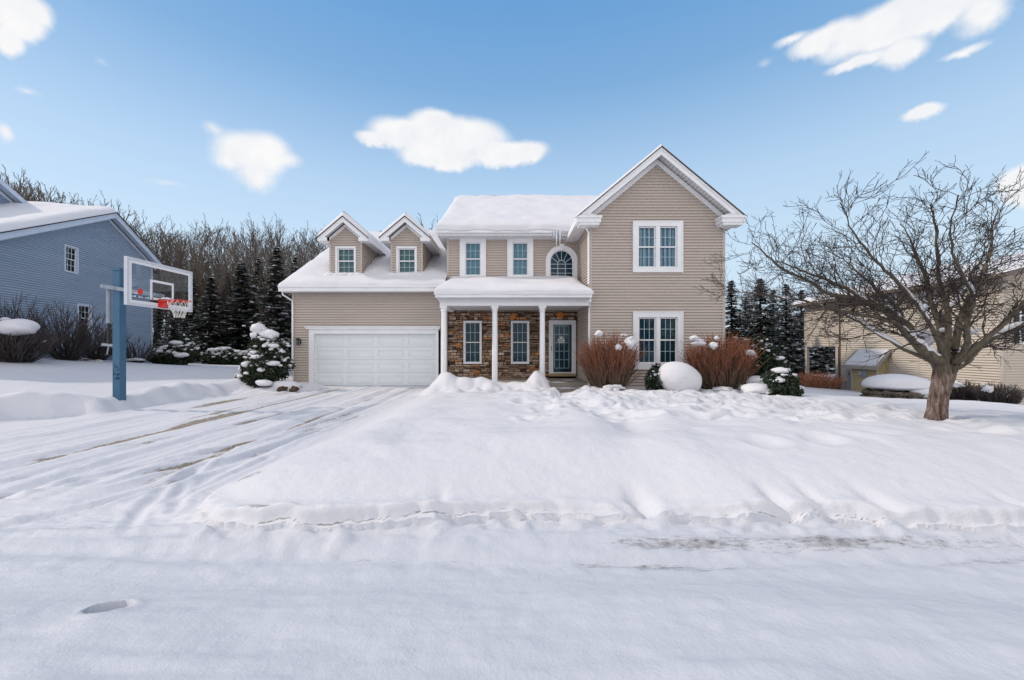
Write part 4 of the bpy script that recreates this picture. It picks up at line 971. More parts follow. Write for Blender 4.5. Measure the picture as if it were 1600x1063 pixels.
t.prism([(xe, YN-.4, ZE), (xr, YN-.4, ZE+st_*(xr-xe)), (31.4, YN-.4, ZE+.1), (31.4, YN-.4, ZE-.08), (xr, YN-.4, ZE+st_*(xr-xe)-.16), (xe, YN-.4, ZE-.14)], (0, YF+.8-YN, 0)); tr_ = part('roof', t, noisy('brown_fascia', (.12, .095, .08), (.18, .14, .12), 5), tan)
t = MB(); t.box(xe-.09, xe, YN-.4, YF+.4, ZE-.15, ZE-.02); part('gutter', t, noisy('brown_gutter', (.16, .125, .10), (.22, .175, .145), 5), tr_)
snow_slab('snow', tr_, (xe-.05, YF+.4, ZE), (xe-.05, YN-.42, ZE), (xr, YN-.42, ZE+st_*(xr-xe)), (xr, YF+.4, ZE+st_*(xr-xe)), .22, .4, (1, 1, 0, 1), 50, 30, .04, 61)
# utility bump-out
t = MB(leftF(18.0)); siding(t, [(19.2, -1.2), (20.62, -1.2), (20.62, .78), (19.2, .78)]); t2 = MB(frontF(19.2)); siding(t2, [(18.0, -1.2), (18.5, -1.2), (18.5, 1.3), (18.0, .78)])
b = len(t.v); t.v += t2.v; t.t += t2.t; t.f += [tuple(i+b for i in f) for f in t2.f]; t.box(19.3, 20.6, -.45, -.05, -1.2, .8)
bo = part('utility_bumpout', t, noisy('yellow_cream_siding', (.44, .36, .20), (.5, .41, .24), 1.0), tan)
t = MB(); t.prism([(17.78, 18.98, .62), (18.5, 18.98, 1.50), (18.5, 18.98, 1.38), (17.78, 18.98, .50)], (0, 1.95, 0)); t.box(17.74, 17.78, 18.96, 20.95, .48, .63); part('bumpout_roof', t, noisy('taupe_rake', (.3, .26, .23), (.36, .31, .28), 5), bo)
t = MB(); t.box(17.96, 18.04, 19.17, 19.25, -1.2, .6); t.box(17.96, 18.04, 20.56, 20.64, -1.2, .6); part('corner_trim', t, 'siding_trim', bo)
snow_slab('snow', bo, (17.80, 20.85, .65), (17.80, 19.12, .65), (18.42, 19.06, 1.42), (18.42, 20.7, 1.42), .10, .14, (1, 1, 1, 1), 30, 20, .02, 62, .03)
t = MB(leftF(18.0)); t.box(19.75, 20.05, .02, .10, .08, .42); t.tube([t.P(19.95, .1, .26), t.P(19.95, .19, .26)], [.1, .1], 14); part('utility_box', t, 'steel', bo)
t = MB(F); t.box(21.1, 21.4, .02, .14, -.05, .33); t.box(21.15, 21.3, .02, .12, -.9, -.05); t.box(21.5, 21.68, .02, .14, -.8, -.25); t.tube([t.P(21.25, .14, .2), t.P(21.25, .22, .2)], [.09, .09], 12); t.tube([t.P(21.0, .05, -.9), t.P(21.0, .05, .1)], [.03]*2, 6); part('electric_meter', t, 'meter', tan)

# ------------------------------------------------------------------ BASKETBALL HOOP
XB, Y0, Y1 = -8.35, 8.73, 10.56; YC = (Y0+Y1)/2; ZB, ZT = 2.47, 3.54
hoop = thing('basketball_hoop', (-9.46, 9.75, .2), 'tall blue post basketball hoop with glass backboard standing beside the driveway', 'basketball hoop')
t = MB(); t.box(-9.55, -9.38, 9.64, 9.81, -.1, 3.44); t.box(-9.585, -9.345, 9.615, 9.64, 3.40, 3.46); t.box(-9.56, -9.37, 9.63, 9.82, 3.44, 3.45)
pole = part('post', t, 'post', hoop)
rg = random.Random(5)
t = MB()
for k in range(26): a, z = rg.uniform(-9.54, -9.40), .75+rg.random()*.5*rg.random(); t.box(a, a+rg.uniform(.008, .03), 9.636, 9.6395, z, z+rg.uniform(.008, .04))
part('chipped_paint', t, 'dark', pole)
t = MB()
for y in (9.60, 9.83): t.box(-9.78, -8.55, y, y+.02, 2.86, 2.94) if False else t.bar((-9.80, y, 3.02), (-8.46, y, 2.80), .022, .085)
for (x, z) in ((-9.46, 2.965), (-9.72, 3.005), (-8.55, 2.815)): t.tube([(x, 9.57, z), (x, 9.87, z)], [.025]*2, 8)
part('lift_arm', t, 'steel', hoop)
t = MB(); t.tube([(-9.72, 9.72, 2.98), (-9.72, 9.72, 2.12)], [.048]*2, 12); act = part('lift_cylinder', t, 'steel', hoop)
t = MB(); t.tube([(-9.72, 9.72, 2.12), (-9.72, 9.72, 1.60)], [.034]*2, 10); part('rod', t, 'black', act)
t = MB(); t.bar((-9.84, 9.72, 1.60), (-9.5, 9.72, 1.57), .12, .06); t.tube([(-9.72, 9.72, 1.6), (-9.74, 9.70, 1.36)], [.018, .012], 6); part('crank', t, 'steel', act)
t = MB(); fw = .055
t.box(XB-.05, XB+.02, Y0, Y1, ZT-fw, ZT); t.box(XB-.05, XB+.02, Y0, Y1, ZB, ZB+fw); t.box(XB-.05, XB+.02, Y0, Y0+fw, ZB+fw, ZT-fw); t.box(XB-.05, XB+.02, Y1-fw, Y1, ZB+fw, ZT-fw)
bb = part('backboard_frame', t, noisy('grey_white_frame', (.55, .57, .63), (.62, .64, .69), 6, .4), hoop)
t = MB(); t.quad((XB, Y0+.05, ZB+.05), (XB, Y1-.05, ZB+.05), (XB, Y1-.05, ZT-.05), (XB, Y0+.05, ZT-.05)); part('glass_board', t, 'clear', bb)
t = MB(); a = XB+.004; e = .05
def rectring(y0, y1, z0, z1, e): t.box(a, a+.004, y0, y1, z1-e, z1); t.box(a, a+.004, y0, y1, z0, z0+e); t.box(a, a+.004, y0, y0+e, z0+e, z1-e); t.box(a, a+.004, y1-e, y1, z0+e, z1-e)
rectring(Y0+.057, Y1-.057, ZB+.057, ZT-.057, .065); sq0, sq1 = YC-.33, YC+.33; rectring(sq0, sq1, 2.66, 3.13, .055); part('board_markings', t, 'white', bb)
t = MB(); yy = Y0+.33; t.tube([(a+.002, yy, 2.80), (a+.008, yy, 2.80)], [.068, .068], 20, ref=(0, 0, 1)); part('ball_emblem', t, 'red', bb)
t = MB()
for k in range(-4, 9):
    if k % 3 != 1: t.box(a+.001, a+.004, yy-.02+.055*k-.12, yy+.012+.055*k-.12, 2.665, 2.685 if k % 2 else 2.70)
t.box(a+.001, a+.004, yy-.16, yy-.06, 2.745, 2.765); part('emblem_lettering', t, 'white', bb)
t = MB(); t.box(XB+.005, XB+.012, sq0, YC+.15, 2.60, 2.64); part('board_bracket_pad', t, 'black', bb)
# rim: bracket, ring, braces
RZ = 2.66; RX = XB+.42
t = MB(); n = 40
t.tube([(RX+.2286*math.cos(2*math.pi*k/n), YC+.2286*math.sin(2*math.pi*k/n), RZ) for k in range(n+1)], [.011]*(n+1), 8)
t.box(XB+.02, XB+.035, YC-.13, YC+.13, RZ-.17, RZ+.03); t.prism([(XB+.03, YC-.09, RZ+.01), (XB+.20, YC-.09, RZ+.01), (XB+.20, YC-.09, RZ-.03), (XB+.03, YC-.09, RZ-.16)], (0, .18, 0))
for s in (-1, 1): t.bar((XB+.18, YC+s*.085, RZ-.005), (RX-.02, YC+s*.225, RZ-.008), .014, .012); t.bar((XB+.04, YC+s*.11, RZ-.02), (RX-.15, YC+s*.17, RZ-.01), .02, .03)
rim = part('rim', t, 'red', hoop)
t = MB(); K = 12
for k in range(K):
    for s in (-1, 1):
        pts = []
        for j in range(7):
            f = j/6; an = 2*math.pi*(k+s*f*1.5)/K; r = .225*(1-f)**1.1*.55+.105+(.015*math.sin(f*6)); pts.append((RX+r*math.cos(an), YC+r*math.sin(an), RZ-.01-.40*f))
        t.tube(pts, [.0055]*7, 4, cap=False)
part('net', t, 'net', rim)
t = MB(); blob_mesh(t, (XB+.12, YC, RZ+.03), (.12, .13, .055), 3, .1, 2, .2); part('snow', t, 'snow', rim, smooth=True)

# ------------------------------------------------------------------ branching
def rdir(rg):
    while True:
        v = (rg.uniform(-1, 1), rg.uniform(-1, 1), rg.uniform(-1, 1)); l = math.sqrt(v[0]**2+v[1]**2+v[2]**2)
        if .1 < l < 1: return (v[0]/l, v[1]/l, v[2]/l)
def nrm(v):
    l = math.sqrt(v[0]**2+v[1]**2+v[2]**2) or 1; return (v[0]/l, v[1]/l, v[2]/l)
def perp(d, rg):
    v = rdir(rg); k = v[0]*d[0]+v[1]*d[1]+v[2]*d[2]; return nrm((v[0]-k*d[0], v[1]-k*d[1], v[2]-k*d[2]))
def spawn(mb, p, d, L, r, lvl, rg, cfg):
    c = cfg[lvl]; n = c['n']; pts = [p]; ds = [d]; seg = L/n
    for i in range(n):
        w = rdir(rg); d = nrm((d[0]+w[0]*c['w'], d[1]+w[1]*c['w'], d[2]+w[2]*c['w']+c['up'])); p = (p[0]+d[0]*seg, p[1]+d[1]*seg, p[2]+d[2]*seg); pts.append(p); ds.append(d)
    rad = [max(r*(1-i/n)**.8, c.get('rmin', .003)) for i in range(n+1)]
    mb.tube(pts, rad, c['s'], [c.get('tone', 1.)]*(n+1), cap=False)
    kids(mb, pts, ds, rad, L, lvl, rg, cfg)
def kids(mb, pts, ds, rad, L, lvl, rg, cfg):
    c = cfg[lvl]
    if lvl+1 >= len(cfg): return
    n = len(pts)-1; m = c['k'](L) if callable(c['k']) else c['k']
    for j in range(m):
        f = c['t0']+(1-c['t0'])*(j+rg.random())/m; x = f*n; i = min(int(x), n-1); t = x-i
        p = tuple(pts[i][a]*(1-t)+pts[i+1][a]*t for a in range(3)); d = ds[min(i+1, n)]
        q = perp(d, rg); an = R(rg.uniform(*c['ang'])); dd = nrm(tuple(d[a]*math.cos(an)+q[a]*math.sin(an) for a in range(3)))
        spawn(mb, p, dd, L*rg.uniform(*c['lr'])*(1-.45*f), max(rad[i]*c['rr'], cfg[lvl+1].get('rmin', .003)), lvl+1, rg, cfg)
# ---- front lawn tree
rg = random.Random(21); TD = 6.5
tree = thing('bare_tree', (7.05, TD, H(7.05, TD)), 'spreading leafless tree with shaggy reddish trunk on the front lawn', 'tree')
def T(px, py, dy=0):
    if py < 480: py = 480-(480-py)*.88
    return (PX(px, TD), TD+dy, PZ(py, TD)) 
t = MB(); prof = [(1462, 672, .225), (1462, 662, .185), (1463, 652, .158), (1465, 635, .140), (1467, 618, .138), (1471, 600, .145), (1475, 585, .160), (1476, 575, .150), (1477, 566, .12), (1478, 558, .07), (1478, 552, .03)]
P = []; RD = []
for i in range(len(prof)-1):
    for k in range(5):
        f = k/5; P.append(T(prof[i][0]*(1-f)+prof[i+1][0]*f, prof[i][1]*(1-f)+prof[i+1][1]*f)); RD.append(.86*(prof[i][2]*(1-f)+prof[i+1][2]*f))
n = 56; b = len(t.v)
for i, (p, r) in enumerate(zip(P, RD)):
    for j in range(n):
        a = 2*math.pi*j/n; tw_ = a*1.0+p[2]*.55
        g = 1+.09*math.sin(tw_*9+1.3*math.sin(p[2]*5))+.07*float(vnoise(tw_*5.5, p[2]*2.4))*2+.05*float(vnoise(tw_*14, p[2]*6))*2
        t.v.append((p[0]+r*g*math.cos(a), p[1]+r*g*math.sin(a)*.9, p[2])); t.t.append(max(0, (i-27)/14))
for i in range(len(P)-1):
    for j in range(n): j2 = (j+1) % n; t.f.append((b+i*n+j, b+i*n+j2, b+(i+1)*n+j2, b+(i+1)*n+j))
trunk = part('trunk', t, 'bark_hero', tree, tone=True, smooth=True)
LIMBS = [   # photo positions, start radius, depth drift
 ([(1468, 572), (1455, 561), (1426, 545), (1397, 524), (1372, 507), (1335, 499), (1285, 491), (1250, 481)], .085, -.5, .022),
 ([(1472, 570), (1459, 557), (1442, 528), (1417, 499), (1388, 478), (1347, 462), (1306, 453), (1277, 429), (1239, 408), (1210, 375), (1192, 356)], .070, .3, .008),
 ([(1473, 565), (1460, 545), (1432, 495), (1405, 462), (1372, 429), (1339, 404), (1316, 385), (1296, 365)], .065, 1.3, .010),
 ([(1475, 566), (1467, 545), (1464, 503), (1446, 462), (1430, 425), (1421, 387), (1405, 334), (1392, 322)], .065, -.6, .008),
 ([(1480, 566), (1485, 535), (1492, 503), (1488, 462), (1492, 416), (1484, 367), (1488, 335), (1482, 305)], .068, .8, .008),
 ([(1483, 568), (1495, 540), (1504, 499), (1513, 478), (1537, 429), (1554, 387), (1560, 345), (1572, 300)], .075, .1, .008),
 ([(1486, 575), (1500, 560), (1507, 540), (1533, 520), (1571, 503), (1600, 487), (1658, 462), (1720, 430)], .072, -.7, .012),
 ([(1486, 578), (1504, 561), (1535, 548), (1565, 541), (1600, 527), (1660, 505), (1720, 470)], .055, .6, .010),
 ([(1484, 566), (1500, 530), (1512, 495), (1554, 454), (1591, 408), (1629, 375), (1655, 335)], .062, 1.0, .008),
 ([(1478, 566), (1475, 540), (1455, 505), (1440, 470), (1400, 440), (1360, 390), (1345, 340)], .055, -1.4, .008),
 ([(1480, 565), (1490, 535), (1520, 480), (1530, 430), (1522, 380), (1530, 335)], .055, -1.5, .008),
 ([(1479, 565), (1472, 520), (1480, 470), (1455, 410), (1450, 365), (1440, 330)], .05, 1.9, .008),
 ([(1472, 566), (1440, 540), (1400, 500), (1350, 465), (1300, 446), (1255, 432), (1228, 424)], .045, 1.8, .007),
 ([(1470, 568), (1445, 530), (1400, 478), (1355, 440), (1310, 405), (1270, 370), (1240, 330)], .05, -.9, .007)]
cfg = [dict(n=0, k=lambda L: int(L/.11), t0=.36, ang=(25, 68), lr=(.20, .38), rr=.34),
       dict(n=11, s=5, w=.33, up=.02, k=lambda L: int(L/.10), t0=.2, ang=(22, 55), lr=(.30, .60), rr=.6, rmin=.0038, tone=1.55),
       dict(n=7, s=4, w=.30, up=.05, k=lambda L: int(L/.10), t0=.15, ang=(25, 55), lr=(.40, .75), rr=.7, rmin=.0030, tone=2.),
       dict(n=4, s=3, w=.24, up=.06, k=0, t0=.2, ang=(25, 50), lr=(.3, .6), rr=.7, rmin=.0025, tone=2.)]
t = MB(); sn = MB()
for li, (pp, r0, dep, r1) in enumerate(LIMBS):
    K = []; pp = [(1472+(pp[2][0]-1472)*.06, 600)]+pp; r0 *= .88; m = len(pp)
    C = [T(x, y, dep*(i/(m-1))**1.2) for i, (x, y) in enumerate(pp)]
    for i in range(m-1):     # Catmull-Rom
        p0, p1, p2, p3 = C[max(i-1, 0)], C[i], C[i+1], C[min(i+2, m-1)]
        for k in range(5):
            f = k/5; K.append(tuple(.5*((2*p1[a])+(-p0[a]+p2[a])*f+(2*p0[a]-5*p1[a]+4*p2[a]-p3[a])*f*f+(-p0[a]+3*p1[a]-3*p2[a]+p3[a])*f**3)+(rg.uniform(-.012, .012) if (i or k) else 0) for a in range(3)))
    K.append(C[-1]); nn = len(K)
    L = sum(math.dist(K[i], K[i+1]) for i in range(nn-1)); rad = [max(r0*(1-i/(nn-1))**.75, r1) for i in range(nn)]
    rad = [r*(1+.10*rg.uniform(-1, 1)) for r in rad]
    t.tube(K, rad, 9, [min(1, .45+i*.12)+max(0, (i-nn*.55)/(nn*.45))*.6 for i in range(nn)], cap=False)
    ds = [nrm(tuple(K[min(i+1, nn-1)][a]-K[max(i-1, 0)][a] for a in range(3))) for i in range(nn)]
    kids(t, K, ds, rad, L, 0, rg, cfg)
    if li in (0, 1, 2, 3, 5, 6, 7, 8, 9, 12, 13):        # snow lying along the flatter limbs
        run = []
        for i in range(3, min(nn, 26)):
            if abs(ds[i][2]) < .8 and rg.random() > .08: run.append(i)
            else:
                if len(run) > 2: sn.tube([(K[j][0], K[j][1], K[j][2]+rad[j]*.9) for j in run], [max(.006, (rad[j]*.85+.016)*math.sin(math.pi*(a+.6)/(len(run)+.2))) for a, j in enumerate(run)], 8)
                run = []
        if len(run) > 2: sn.tube([(K[j][0], K[j][1], K[j][2]+rad[j]*.9) for j in run], [max(.006, (rad[j]*.85+.016)*math.sin(math.pi*(a+.6)/(len(run)+.2))) for a, j in enumerate(run)], 8)
for (px, py, a, b_, c_, dy) in ((1440, 520, .16, .08, .06, 0), (1455, 533, .10, .08, .09, .05), (1490, 515, .11, .08, .045, .1), (1520, 518, .12, .06, .05, .0)): blob_mesh(sn, T(px, py, dy), (a, b_, c_), px, .25, 2)
part('crown', t, 'bark_hero', tree, tone=True, smooth=True); part('snow', sn, 'snow', tree, smooth=True)
print('hero faces', len(t.f))

# ---- woods
def wood_proto(seed, hgt, spread, dens):
    rg = random.Random(seed); r0 = hgt*.013
    root = thing('bare_tree', (0, 0, 0), '', 'tree')
    pts = []; ds = []; p = (0, 0, -.5); d = (0, 0, 1); n = 14
    fork = rg.random() < .6
    for i in range(n+1):
        pts.append(p); ds.append(d); w = rdir(rg); d = nrm((d[0]+w[0]*.10, d[1]+w[1]*.10, d[2]+.12)); s = (hgt*.92)/n; p = (p[0]+d[0]*s, p[1]+d[1]*s, p[2]+d[2]*s)
    rad = [max(r0*(1-i/n)**.8, .022) for i in range(n+1)]
    t = MB(); t.tube(pts, rad, 6, cap=False); part('trunk', t, 'bark_far', root, smooth=True)
    cfg = [dict(n=0, k=dens, t0=.22, ang=(20, 48), lr=(.20, .42), rr=.7),
           dict(n=6, s=4, w=.19, up=.13, k=lambda L: max(3, int(L*1.9)), t0=.15, ang=(20, 48), lr=(.28, .55), rr=.6, rmin=.022),
           dict(n=4, s=3, w=.2, up=.10, k=lambda L: max(2, int(L*2.4)), t0=.1, ang=(20, 50), lr=(.35, .7), rr=.7, rmin=.016),
           dict(n=3, s=3, w=.22, up=.08, k=0, t0=.2, ang=(20, 45), lr=(.3, .6), rr=.7, rmin=.012)]
    c = MB(); kids(c, pts, ds, rad, hgt*spread, 0, rg, cfg); part('crown', c, 'bark_far', root); print('wood', len(c.f))
    return root
protos = [wood_proto(100+i, 14, .9+.12*(i % 3), 26+3*(i % 3)) for i in range(6)]
used = [False]*6; rg = random.Random(77)
def place_wood(x, y, h, label, group, pi=None):
    i = rg.randrange(6) if pi is None else pi
    o = protos[i] if not used[i] else copy_tree(protos[i]); used[i] = True
    o.location = (x, y, H(x, y)-.2); s = h/14; o.scale = (s*rg.uniform(.9, 1.15), s*rg.uniform(.9, 1.15), s); o.rotation_euler = (R(rg.uniform(-3, 3)), R(rg.uniform(-3, 3)), rg.uniform(0, 6.28)); o.name = 'bare_tree'
    o['label'] = label; o['group'] = group
gw_ = 'bare trees of the woods behind the houses'
def top_y(px):
    return float(np.interp(px, [-80, 20, 60, 120, 170, 240, 330, 420, 500, 560, 620, 700], [275, 280, 292, 318, 332, 352, 355, 358, 366, 368, 368, 368]))
k = 0
for row, (Dn, stepx, sh_) in enumerate(((37, 20, 26), (44, 17, 10), (52, 15, 0), (62, 15, -3))):
    px = -60 + rg.uniform(0, 15)
    while px < 525:
        D = Dn*rg.uniform(.94, 1.06); x = PX(px, D); ht = PZ(top_y(px)+sh_+rg.uniform(-9, 16), D)-H(x, D)
        if not (x > -16 and D < 30): place_wood(x, D, max(ht, 6), ('leafless tree in the woods behind the spruces and the blue house' if row < 2 else 'leafless tree in the woods behind the spruces and the blue house'), gw_)
        px += stepx*rg.uniform(.75, 1.3)
x = PX(664, 34); place_wood(x, 34, PZ(336, 34)-H(x, 34), 'single bare treetop showing between the right dormer and the main roof', None)
x = PX(585, 52); place_wood(x, 52, PZ(357, 52)-H(x, 52), 'faint bare treetop showing between the two dormers', None)
for (px, D, ty) in ((1160, 44, 452), (1205, 40, 440), (1240, 46, 455), (1285, 48, 448), (1330, 52, 452), (1180, 56, 448), (1260, 60, 452)):
    x = PX(px, D); place_wood(x, D, PZ(ty, D)-H(x, D), 'thin leafless tree behind the spruces to the right of the house', 'bare trees behind the right-hand spruces')

# ---- spruces
def leaf_quads(C, A, B):
    """quads centred at C with half-vectors A and B"""
    return np.stack([C-A-B, C+A-B, C+A+B, C-A+B], 1)
def spruce_proto(seed, h, rad, nwh):
    rs = np.random.RandomState(seed); root = thing('spruce_tree', (0, 0, 0), '', 'tree')
    t = MB(); t.tube([(0, 0, -.3), (0, 0, h*.5), (0, 0, h*.98)], [h*.016, h*.010, .01], 7); part('trunk', t, 'bark_spruce', root)
    cs = []; A = []; B = []; sc = []; sa = []; sb_ = []; tw = MB()
    for k in range(nwh):
        f = k/(nwh-1); z = h*(.03+.95*f); Rr = rad*((1-f)**.85)*(1+.16*rs.uniform(-1, 1))+.06; nb = int(10-4*f)
        for j in range(nb):
            a = rs.uniform(0, 2*np.pi); Lb = Rr*rs.uniform(.72, 1.14); up = .25*(f-.35)
            m = max(3, int(Lb/.115)); ca, sa_ = np.cos(a), np.sin(a)
            pts = []
            for i in range(m):
                s = (i+.6)/m; r_ = Lb*s; zz = z + Lb*(up*s - .42*s + .26*s*s) + rs.uniform(-.03, .03); pts.append((r_*ca, r_*sa_, zz))
                wd = (.20*(1-s)+.10)*min(1, Lb/.9+.3)
                for side in (-1, 1, 0):
                    off = side*wd*rs.uniform(.4, 1.0); c = np.array([r_*ca-sa_*off, r_*sa_+ca*off, zz-abs(off)*.35-rs.uniform(0, .05)])
                    dr = np.array([ca*.8-sa_*side*.8, sa_*.8+ca*side*.8, -.25+rs.uniform(-.3, .3)]); dr /= np.linalg.norm(dr); pr_ = np.cross(dr, [rs.uniform(-.5, .5), rs.uniform(-.5, .5), 1]); pr_ /= np.linalg.norm(pr_)
                    cs.append(c); A.append(dr*rs.uniform(.07, .13)); B.append(pr_*rs.uniform(.022, .042))
                if rs.rand() < .23 and s > .25:
                    for q_ in range(rs.randint(1, 4)):
                        sc.append((r_*ca+rs.uniform(-.08, .08), r_*sa_+rs.uniform(-.08, .08), zz+.02)); g = rs.uniform(.045, .14); an = rs.uniform(0, 6.28); sa.append((g*np.cos(an), g*np.sin(an), rs.uniform(-.04, .02))); sb_.append((-g*.6*np.sin(an), g*.6*np.cos(an), rs.uniform(-.03, .02)))
            if Lb > .3: tw.tube([(0, 0, z)]+pts[::max(1, m//3)], [.02, .012, .008, .006, .005, .005, .005][:1+len(pts[::max(1, m//3)])], 3, cap=False)
    c = MB(); c.quads_np(leaf_quads(np.array(cs), np.array(A), np.array(B))); part('crown', c, 'spruce', root)
    part('branches', tw, 'bark_spruce', root)
    s = MB(); C_ = np.array(sc); s.quads_np(leaf_quads(C_, np.array(sa), np.array(sb_))); s.quads_np(leaf_quads(C_+[0, 0, .03], np.array(sa)*.7, np.array(sb_)*.7)); part('snow', s, 'snow', root); print('spruce', len(cs), len(sc))
    return root
sp = [spruce_proto(11, 7.5, 1.75, 44), spruce_proto(12, 7.5, 1.45, 46), spruce_proto(13, 7.5, 2.0, 42)]; su = [False]*3
def place_spruce(px, D, ty, label, i, wide=1.0, group='snow flecked spruces behind the houses'):
    x = PX(px, D); z = H(x, D)-.25; h = PZ(ty, D)-z
    o = sp[i] if not su[i] else copy_tree(sp[i]); su[i] = True; o.name = 'spruce_tree'
    s = h/7.5; o.location = (x, D, z); o.scale = (s*wide, s*wide, s); o.rotation_euler = (0, 0, rg.uniform(0, 6.28)); o['label'] = label; o['group'] = group
place_spruce(272, 27.5, 462, 'dark spruce seen below the backboard, closest to the corner of the blue house', 2, .95)
place_spruce(330, 30, 432, 'shorter broad spruce just right of the basketball backboard', 0, 1.4)
place_spruce(378, 31, 410, 'tall spruce in the middle of the row left of the garage', 1, 1.5)
place_spruce(432, 30, 384, 'tallest spruce, rising at the left end of the garage eave', 0, 1.15)
place_spruce(300, 36, 430, 'spruce behind the gap beside the backboard, in the second row', 1, 1.2)
place_spruce(354, 38, 425, 'second row spruce between the shorter broad one and the tall middle one', 2, 1.0)
place_spruce(405, 37, 402, 'second row spruce between the tall middle one and the tallest one', 1, 1.1)
place_spruce(462, 36, 400, 'spruce partly hidden behind the garage roof edge', 2, .8)
place_spruce(248, 33, 470, 'spruce mostly hidden behind the corner of the blue house', 0, 1.1)
gr_ = 'spruces in the gap right of the house'
place_spruce(1143, 24, 437, 'narrow spruce touching the right corner of the house', 1, 1.25, gr_)
place_spruce(1188, 26, 434, 'tall pointed spruce in the middle of the gap right of the house', 1, 1.5, gr_)
place_spruce(1228, 30, 442, 'spruce between the tall pointed one and the cream house', 0, 1.15, gr_)
place_spruce(1252, 35, 452, 'spruce at the far corner of the cream house', 1, 1.4, gr_)
place_spruce(1283, 36, 468, 'spruce seen through the open porch of the cream house', 2, 1.1, gr_)
place_spruce(1310, 38, 470, 'dark spruce behind the porch post of the cream house', 0, 1.1, gr_)
place_spruce(1165, 33, 462, 'low spruce filling the space between the two taller ones right of the house', 2, 1.3, gr_)
place_spruce(1208, 36, 452, 'farther spruce behind the tall pointed one right of the house', 0, 1.3, gr_)

# ------------------------------------------------------------------ shrubs
def twig_bush(name, px, D, w, h, label, cat, mat, n, seed, base=None, snow=(), group=None, vase=.35, thick=.008, side=3, lean=0):
    rg = random.Random(seed); x0 = PX(px, D); z0 = H(x0, D)-.06 if base is None else base
    root = thing(name, (x0, D, z0), label, cat, group); t = MB()
    for k in range(n):
        a = rg.uniform(0, 2*math.pi); rr = math.sqrt(rg.random()); r1 = rr*w/2; hh = h*(1-.30*rr**2.5)*rg.uniform(.72, 1.04) if rg.random() > .15 else h*rg.uniform(.3, .7)
        bx, by = math.cos(a)*rr*w*vase*.5, math.sin(a)*rr*w*vase*.4; pts = []; m = 6
        wob = [rg.uniform(-1, 1)*.045*w for _ in range(4)]
        for i in range(m+1):
            f = i/m; g = f**.85; x = bx+(math.cos(a)*r1-bx)*g+wob[0]*math.sin(f*5)+lean*f; y = by+(math.sin(a)*r1*.8-by)*g+wob[1]*math.sin(f*4+1); pts.append((x0+x, D+y, z0+hh*(f**1.05)))
        tones = [min(1, max(0, (i/m)*1.0*rg.uniform(.85, 1.1)+rg.uniform(-.08, .08))) for i in range(m+1)]
        th = thick*rg.uniform(.7, 1.4); t.tube(pts, [th*(1.5-1.1*i/m) for i in range(m+1)], 3, tones, cap=False)
        for q_ in range(side):
            i = rg.randrange(2, m); p = pts[i]; d = rdir(rg); L = h*rg.uniform(.10, .26)
            e = (p[0]+d[0]*L*.6+math.cos(a)*L*.35, p[1]+d[1]*L*.5+math.sin(a)*L*.3, p[2]+L*.85); md = tuple((p[c]+e[c])/2+rg.uniform(-.02, .02) for c in range(3)); t.tube([p, md, e], [th*.8, th*.6, th*.4], 3, [tones[i], tones[i], min(1, tones[i]+.15)], cap=False)
    part('stems', t, mat, root, tone=True)
    if snow:
        for k, (bpx, bpy, dd, a, b_, c_) in enumerate(snow): s = MB(); blob_mesh(s, (PX(bpx, D+dd), D+dd, PZ(bpy, D+dd)), (a*.9, b_*.9, c_*.8), seed+k*3, .38, 3, fr=2.3); part('snow_lump', s, 'snow', root, smooth=True)
    return root
